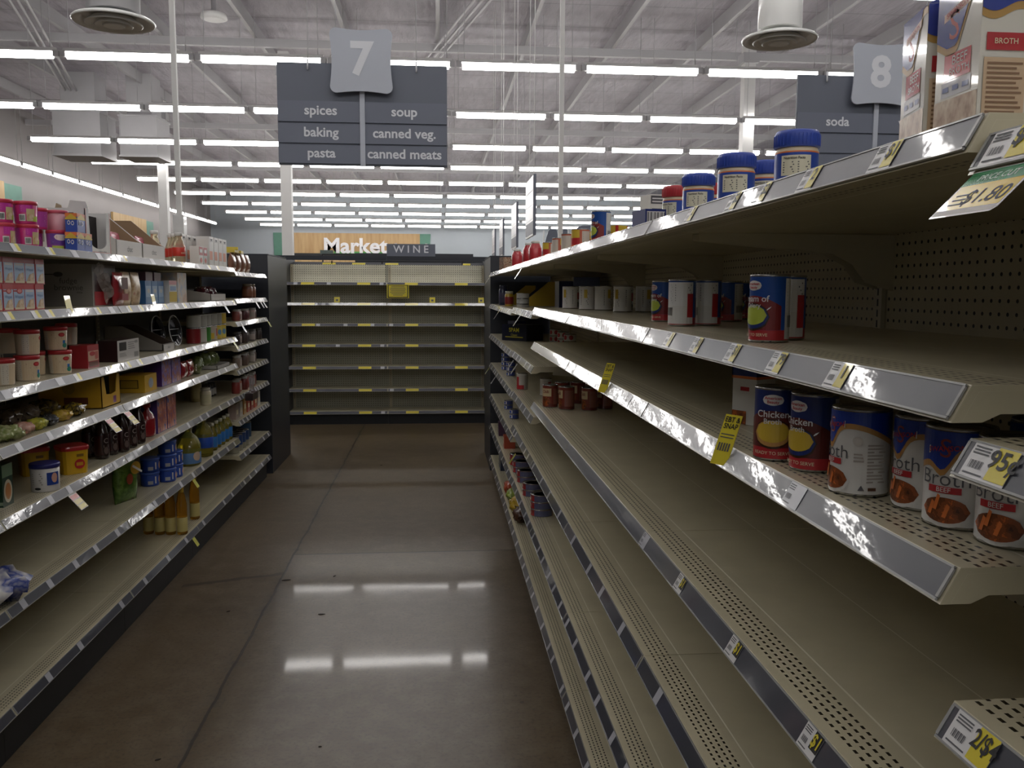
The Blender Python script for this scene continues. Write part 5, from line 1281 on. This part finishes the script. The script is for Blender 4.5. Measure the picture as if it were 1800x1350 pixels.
for i, (yy, m) in enumerate(((5.77, DRED), (5.92, C('#B9B5AC')), (6.03, GRN), (6.2, C('#BDB3A4')), (6.33, GOLD), (6.46, GOLD))):
    put('fc%d' % i, plain_can('fruit_can', .046, .105, [(.1, m)], (lambda b, r, h: (crect(b, r, .01, .05, .3*h, .8*h, RED, .0008), crect(b, r, -.05, -.01, .1*h, .5*h, GOLD, .0008))) if i == 3 else (cart if i > 3 else None)), q(-1.625, yy, l3), 60, '%s can in the lower row of stacked cans, third left shelf' % ('dark red', 'pale grey', 'green', 'white red and yellow', 'yellow left', 'yellow right')[i], 'can', 'stacked cans on the third left shelf')
    put('fd%d' % (i > 4), plain_can('fruit_can', .046, .085, [(.08, C('#9C9A90') if i < 5 else C('#C2A84A'))], None), q(-1.625, yy, l3+.1055), 60, '%s can in the upper row of stacked cans, above the %s one' % ('silver' if i < 5 else 'yellow', ('dark red', 'pale grey', 'green', 'white red and yellow', 'left yellow', 'right yellow')[i]), 'can', 'stacked cans on the third left shelf')
# fourth shelf
def ytray(w, d, h):
    def fn():
        b = MB(); t = .004; y_ = C('#C79A22', .5, 0); dk = C('#2A2620', .8, 0)
        b.box(-w/2, -w/2+t, -d/2, d/2, 0, h, y_); b.box(w/2-t, w/2, -d/2, d/2, 0, h, y_); b.box(-w/2, w/2, d/2-t, d/2, 0, h, y_, F=dk); b.box(-w/2, w/2, -d/2, d/2, 0, t, y_)
        for s in (-1, 1): b.prism([(s*w/2, h), (s*w/2, 0), (0, 0), (0, h*.38), (s*w*.26, h*.42), (s*w*.36, h)], lambda p, q, tt: (p, tt, q), -d/2, -d/2+t, y_)
        b.box(-w/2+t, w/2-t, -d/2+.05, d/2-t, t, h*.9, dk)
        f = front(d); b.rect(f, w*.1, w*.26, h*.08, h*.3, C('#7A3A78')); s = left(w); b.rect(s, -d*.1, d*.28, h*.14, h*.36, C('#6A3A26')); b.ell(s, -d*.02, h*.66, .03, .03, C('#A88A2A'))
        return [('display_box', b)]
    return fn
put('ytr', ytray(.235, .29, .15), q(-1.735, 4.21, l4), LFc, 'large yellow display box with a dark cut-out front on the fourth left shelf', 'display box')
put('ybx', box('candy_box', .2, .14, .095, C('#C9A02A', .5, 0), lambda b, w, d, h: (b.rect(left(w), -d*.45, d*.25, h*.25, h*.75, C('#3A2E16')), b.rect(left(w, .0013), -d*.42, d*.22, h*.29, h*.71, C('#A8872A')), b.ell(front(d), 0, h*.5, w*.2, h*.3, C('#9FA8B4')))), q(-1.67, 4.83, l4), LFc, 'small yellow box behind the large yellow display box', 'box')
CB = [('#C8C79A', '#7E8C4A'), ('#C8765A', '#D9B0A0'), ('#5A7A44', '#C8C04A'), ('#8C8E92', '#2A2A2C'), ('#B98A5A', '#C0A23A'), ('#C0A030', '#2E2A26'), ('#3A2E2A', '#6A5A4A'), ('#4A3A34', '#8A7A6A'), ('#B5983A', '#3A322A')]
for i, (px, X, s, lb) in enumerate(((10, -1.61, .125, 'pale green'), (40, -1.62, .10, 'orange-pink'), (64, -1.62, .095, 'green striped'), (87, -1.62, .09, 'grey and black'), (108, -1.62, .095, 'tan'), (131, -1.63, .12, 'yellow and black'), (8, -1.77, .15, 'dark brown rear'), (43, -1.78, .15, 'dark grey rear'), (78, -1.77, .14, 'yellow and dark rear'))):
    m = blotchy('candy_%d' % i, [CB[i][0], CB[i][1], CB[i][0]], 24, .15); put('cb%d' % i, bag('candy_bag', s, s*.72, s*.5, m, 60+i), pxl(px, X, l4), 90+(-30, 15, -10, 25, -20, 10, 0, 20, -12)[i], '%s candy bag in the heap on the fourth left shelf' % lb, 'bag', 'heap of candy bags')
def pu_art(b, w, d, h):
    f = front(d); b.rect(f, -w/2+.004, w/2-.004, .004, h-.004, blotchy('caramel_print', ['#5E4A9A', '#8A78B8', '#A8684A', '#C9A0A0', '#4A62B0'], 20, sx=1.6)); b.ell(front(d, .0013), -w*.36, h*.8, .016, .014, C('#9A8AC0'))
PU = box('caramel_box', .185, .1, .155, C('#4E2F78'), pu_art)
for i, yy in enumerate((5.13, 5.32)): put('pu', PU, q(-1.655, yy, l4), LFc, 'purple box with caramel picture on the fourth left shelf, %s one' % ('left' if i == 0 else 'right'), 'box', 'purple boxes on the fourth left shelf')
RP = pouch(.13, .06, .11, C('#8E1E24', .2, .6), lambda b, w, d, h: b.text('S', .06, lambda x, y: front(d*1.4)(x, h*.5+y), C('#C9C0B8'), .02))
for i, yy in enumerate((5.52, 5.66)): put('rp', RP, q(-1.62, yy, l4), LFc, 'dark red pouch with a white letter on the fourth left shelf, %s one' % ('left' if i == 0 else 'right'), 'pouch', 'dark red pouches')
for i, (yy, X, zz) in enumerate(((5.81, -1.62, .001), (5.81, -1.76, .001), (5.97, -1.66, .001), (6.15, -1.66, .012), (6.27, -1.66, .008), (6.39, -1.66, .008))):
    put('gb%d' % i, bag('nut_bag', .09, .08, .11, blotchy('green_%d' % (i % 2), ['#3E4A2A', '#6E7A48', '#A8A888'], 20, .15), 80+i), q(X, yy, l4+zz), 12*i, 'green nut bag, %s from the left in the pile on the fourth left shelf' % ORD[i], 'bag', 'green nut bags')
put('ntray', slope_tray(.36, .2, .03, .025, C('#A8A59E', .5, 0), C('#8A877F', .6, 0), None), q(-1.66, 6.3, l4), LFc, 'shallow white tray holding green bags on the fourth left shelf', 'tray')
# fifth shelf
x, y, z = pbase(103, 866, l5, .056); x -= .05; put('bltub', tub(.11, .115, C('#CFCBC6'), C('#2A2A6E'), .055, lambda b, w, h: (crect(b, .055, .0, .05, .25*h, .7*h, C('#24408E'), .001, n=8), cell(b, .055, .03, .5*h, .013, .02, C('#C99A86'), .0014), bars(b, cyl(.055, .001), -.06, -.015, .25*h, .7*h, 6, C('#A8A29A')), cell(b, .055, -.035, .14*h, .013, .005, M_DARKINK, .001))), (x, y, z), 30, 'white tub with a dark blue lid on the fifth left shelf', 'tub')
def ytub(b, w, h): f = front(w*.95); b.ell(f, .012, h*.36, .022, .022, RED); b.rect(f, .0, .03, h*.62, h*.72, C('#7A5A20')); b.rect(front(w*.95, .0013), -.002, .026, h*.3, h*.42, C('#C9942A'))
YTB = tub(.12, .125, C('#CFA31E'), C('#B0282C'), None, ytub)
put('ytub', YTB, q(-1.645, 3.9, l5), 42, 'yellow tub with a red lid beside the white tub', 'tub', 'yellow tubs'); put('ytub', YTB, q(-1.80, 3.86, l5), 35, 'yellow tub with a red lid in shade behind the white tub', 'tub', 'yellow tubs')
def gbx(b, w, d, h): s = left(w); f = front(d); b.ell(f, .0, h*.35, w*.4, h*.28, C('#C9C0A8')); b.ell(front(d, .0013), .0, h*.35, w*.27, h*.2, C('#B97A42')); b.rect(f, -w/2, w/2, h*.7, h, C('#6E8A6A')); bars(b, s, -d*.4, d*.4, h*.3, h*.8, 5, C('#5A7A5E')); b.rect(s, -d/2, d/2, .008, .02, C('#8FA08C'))
put('gbox', box('cracker_box', .08, .22, .16, C('#1C3A28'), gbx), q(-1.745, 3.29, l5), LFc, 'dark green box with an orange oval at the left picture edge', 'box')
CHS = bottle('syrup_bottle', .033, .212, C('#26120F', .15, .6), C('#1A1412'), C('#3A1512'), .36, .6, lambda l, r, h: (cell(l, r, 0, .33*h, .02, .055, C('#241010'), .0006), l.text('C', .034, lambda x, y: cyl(r, .0014)(x, h*.42+y), C('#A89E98'), .0), l.rect(cyl(r, .0014), -.012, .012, h*.27, h*.33, C('#8E847E')), cell(l, r, 0, .2*h, .012, .018, C('#6A5A54'), .0012)), labz=(.1, .55))
for i, (px, X) in enumerate(((158, -1.71), (180, -1.635), (196, -1.63), (216, -1.60), (230, -1.60), (245, -1.60))):
    put('chs', CHS, pxl(px, X, l5), 55, 'dark chocolate syrup bottle, %s from the left on the fifth left shelf' % ORD[i], 'bottle', 'chocolate syrup bottles')
put('redb', bottle('syrup_bottle', .055, .185, C('#8E1A20', .2, .5), C('#A02026'), None, .3, .55, flat=.7), pxl(260, -1.63, l5), 80, 'broad red syrup bottle beside the purple and orange boxes', 'bottle')
PO = box('caramel_box', .17, .1, .2, C('#54407E'), lambda b, w, d, h: b.rect(front(d), -w/2+.003, w/2-.003, .004, h-.004, blotchy('caramel2_print', ['#5A4A94', '#A85A4A', '#C98A72', '#3A5AA8', '#7A64A8'], 16, sx=1.8)))
for i, yy in enumerate((5.02, 5.2)): put('po', PO, q(-1.645, yy, l5), LFc, 'purple and orange box on the fifth left shelf, %s one' % ('left' if i == 0 else 'right'), 'box', 'purple boxes on the fifth left shelf')
MJ = jar('mayonnaise_jar', .038, .125, C('#CFC6AC'), C('#B5B0A2'), C('#C2BC9A'))
put('mj', MJ, pbase(362, 713, l5, .038), 0, 'cream coloured jar standing alone on the fifth left shelf', 'jar')
for i, (X, yy) in enumerate(((-1.78, 6.38), (-1.86, 6.5))): put('mj2', jar('mayonnaise_jar', .042, .17, C('#A89A6A'), C('#7A4A34'), C('#B5A878')), q(X, yy, l5), 0, 'olive and brown jar behind the cream jar, %s one' % ('left' if i == 0 else 'right'), 'jar', 'olive jars')
for i in range(4): put('oj%d' % 0, jar('pickle_jar', .045, .17, C('#3A3626'), C('#2A2820'), None), q(-1.93, 5.55+.13*i, l5), 0, 'dark olive jar at the back of the fifth left shelf, %s from left' % ORD[i], 'jar', 'dark jars at the back')
for i in range(5): put('bk', jar('coffee_jar', .034, .1, C('#17161A'), C('#17161A'), C('#A8A6A4')), q(-1.76, 6.33+.095*i if i > 4 else 6.46+.073*i, l5), 0, 'black jar with a pale label, %s from left on the fifth left shelf' % ORD[i], 'jar', 'black jars')
# sixth shelf
put('gbag', pouch(.17, .1, .24, blotchy('green_bag', ['#2E4A1E', '#4A6A2A', '#6A8A3A', '#2A3A1A'], 12, .25), lambda b, w, d, h: (b.ell(front(d*1.1), .02, h*.78, .04, .035, C('#C9A03A')), b.ell(front(d*1.12), -.03, h*.56, .025, .03, C('#8A3A24')), b.shape(front(d*1.3), [(-.02, .2), (-.012, .21), (.06, .165), (.055, .155)], WHT))), q(-1.70, 4.72, l6), 70, 'green chip bag standing on the sixth left shelf', 'bag')
def bt_art(b, w, h): r = .052; crect(b, r, -.045, .03, .12*h, .8*h, C('#2A4AA0'), .0008, n=8); b.rect(cyl(r, .0014), .0, .008, .2*h, .7*h, WHT); crect(b, r, -.04, -.012, .15*h, .4*h, C('#A8A8AA'), .0014); cell(b, r, .04, .45*h, .015, .02, C('#C9A07A'), .0014)
BTB = tub(.104, .082, C('#24408E'), C('#3A58A8'), .052, bt_art)
for px, X, n, nm in ((264, -1.70, 2, 'left'), (294, -1.635, 3, 'middle'), (309, -1.63, 2, 'right')):
    for k in range(n): put('btub', BTB, pxl(px, X, l6+.0825*k) if nm != 'right' else (X, along(294, -1.635, l6)+.125, l6+.0825*k), 50, 'blue tub, %s from the bottom of the %s stack on the sixth left shelf' % (ORD[k], nm), 'tub', 'blue tubs')
OIL = mat('#CDBF52', .08, trans=.8); OIL2 = mat('#C8902A', .08, trans=.7)
put('jug', bottle('oil_jug', .075, .27, OIL, C('#C9C6B0'), C('#5F86B8'), .28, .55, lambda l, r, h: cell(l, r, .01, .24*h, .03, .03, C('#C9B09A'), .0008), labz=(.06, .32)), pxl(333, -1.64, l6), 50, 'large oil jug with a blue and white label on the sixth left shelf', 'oil bottle')
put('jug2', bottle('oil_jug', .062, .28, OIL, C('#C9C6B0'), C('#2A4FA8'), .28, .6, labz=(.22, .48)), pxl(359, -1.625, l6), 50, 'tall oil bottle with a solid blue label right of the large jug', 'oil bottle')
BO = bottle('oil_bottle', .034, .2, OIL, C('#C9C6B0'), C('#2F6FB0'), .36, .6, labz=(.12, .5))
for i, (px, X) in enumerate(((374, -1.62), (381, -1.62), (388, -1.62), (395, -1.62), (401, -1.62))): put('bo', BO, pxl(px, X, l6), 60, 'small oil bottle with a bright blue label, %s from the left' % ORD[i], 'oil bottle', 'small oil bottles')
BC = plain_can('shortening_can', .05, .135, [(.05, C('#8E8A78')), (.13, C('#27406E'))], None)
for i, yy in enumerate((6.9, 7.02, 7.14, 7.26)): put('bc', BC, q(-1.63, yy, m8), 0, 'dark blue shortening can, %s of the row in the far left bay' % ORD[i], 'can', 'dark blue shortening cans')
put('bc2', plain_can('shortening_can', .055, .17, [(.04, C('#A8A490')), (.16, C('#2C4A66'))], None), q(-1.66, 7.46, m8), 0, 'taller dark blue can at the far end of the row', 'can')
put('sugar', bag('sugar_bag', .34, .24, .12, blotchy('sugar_print', ['#C9C5C0', '#D8D5D0', '#2A3F8A', '#CFCBC6'], 9, .25), 91), q(-1.66, 3.14, l6+.004), 78, 'white and blue sugar bag lying at the left picture edge', 'bag')
put('flour', bag('flour_bag', .26, .2, .13, blotchy('flour_print', ['#CFC8B8', '#8A6A58', '#D6D0C2'], 9, .4), 92), q(-1.66, 2.90, l7), 84, 'white and brown bag on the bottom left shelf at the picture edge', 'bag')
# bottom shelf
GO = bottle('oil_bottle', .032, .3, OIL2, C('#C9A53A'), C('#CDBE7A'), .4, .66, labz=(.07, .36))
for i, (px, py) in enumerate(((262, 940), (282, 941), (301, 941), (321, 941), (343, 914))): put('go', GO, pbase(px, py, l7, .032), 40, 'golden oil bottle on the bottom left shelf, %s from the left' % ORD[i], 'oil bottle', 'golden oil bottles')
# small goods in the far left bay
for lv, (zz, n, cols, hh, cat, nm) in enumerate(((m3, 6, ('#8A4A44', '#C2A8A4', '#5A2A2E'), .09, 'jar', 'reddish spice jar'), (m4, 7, ('#3A302E', '#6A625E', '#4A3A36'), .1, 'jar', 'dark spice jar'), (m5, 6, ('#7A6A5C', '#9A9488', '#5E4A40'), .1, 'jar', 'brown spice jar'), (m6, 6, ('#8E3A34', '#A86A58', '#6E2A28'), .11, 'jar', 'red sauce jar'))):
    for i in range(n):
        c = cols[i % 3]; put('sp%d%d' % (lv, i % 3), jar('spice_jar', .033, hh, C(c), C('#A8A6A2' if lv != 1 else '#4A4846'), C('#B5A8A0') if i % 3 == 1 else None), q(-1.61-.02*(i % 2), 6.92+.142*i, zz), 0, '%s, %s from the left on the %s shelf of the far left bay' % (nm, ORD[i], ORD[lv+2]), cat, nm+'s')
for i, c in enumerate(('#A8948A', '#B5AEA6', '#A87A3A', '#A8402E', '#8E2E28', '#B0462E', '#C2BEB6')):
    put('sb%d' % i, box('seasoning_box', .1, .06, .12 if i != 2 else .14, C(c), lambda b, w, d, h: b.rect(front(d), -w*.3, w*.3, h*.3, h*.6, CREAM)), q(-1.625, 6.9+.14*i, m7), LFc, '%s seasoning box on the seventh shelf of the far left bay' % ('mauve', 'pale grey', 'amber', 'red-orange', 'dark red', 'bright red', 'white')[i], 'box', 'seasoning boxes')
def hang():
    b = MB(); m = mat('#9A9296', .15, coat=.8, alpha=.6); V = []; q = random.Random(8)
    for j in range(6):
        for i in range(6): V.append((-.09+.036*i, -.012*math.sin(i*2.1)+q.uniform(-.004, .004), -.02-.026*j))
    b.mesh(V, [(j*6+i, j*6+i+1, j*6+7+i, j*6+6+i) for j in range(5) for i in range(5)], m, True)
    c = MB(); c.box(-.1, .1, -.03, .03, -.21, -.155, C('#2A1A1A')); d = MB(); d.tube((0, 0, -.02), (0, .055, -.012), .003, M_STEEL, 6)
    return [('hanging_pack', b), ('carton_base', c), ('hook', d)]
put('hang', hang, q(-1.478, 6.86, m5-.03), LFc, 'clear plastic pack with a dark base hanging from a shelf in the far left bay', 'hanging pack')
# scraps lying on the floor
for i, (px, py, s, rz) in enumerate(((503, 1020, .045, 10), (588, 1013, .03, 70), (565, 1080, .032, 0), (670, 818, .03, 20), (402, 1075, .02, 40), (562, 1313, .014, 0), (277, 1336, .02, 30))):
    p = at(px, py, Z=0); b = MB(); q = random.Random(i)
    P = [(s*.5*math.cos(t*1.047)*(1+q.uniform(-.3, .3)), s*.22*math.sin(t*1.047)*(1+q.uniform(-.3, .3))) for t in range(6)]
    b.prism(P, lambda u, v, t: (u, v, t), 0.0, .0025, C('#231C16', .8, 0)); o = b.build('floor_scrap'); o.location = (p[0], p[1], .0005); o.rotation_euler[2] = math.radians(rz)
    tag(o, 'dark scrap of litter on the concrete floor, %s' % ('largest, touching the long crack', 'just right of the largest', 'below the bright reflection', 'far up the aisle', 'left of the long crack', 'near the bottom edge', 'in the bottom left corner')[i], 'litter', 'scraps on the floor')
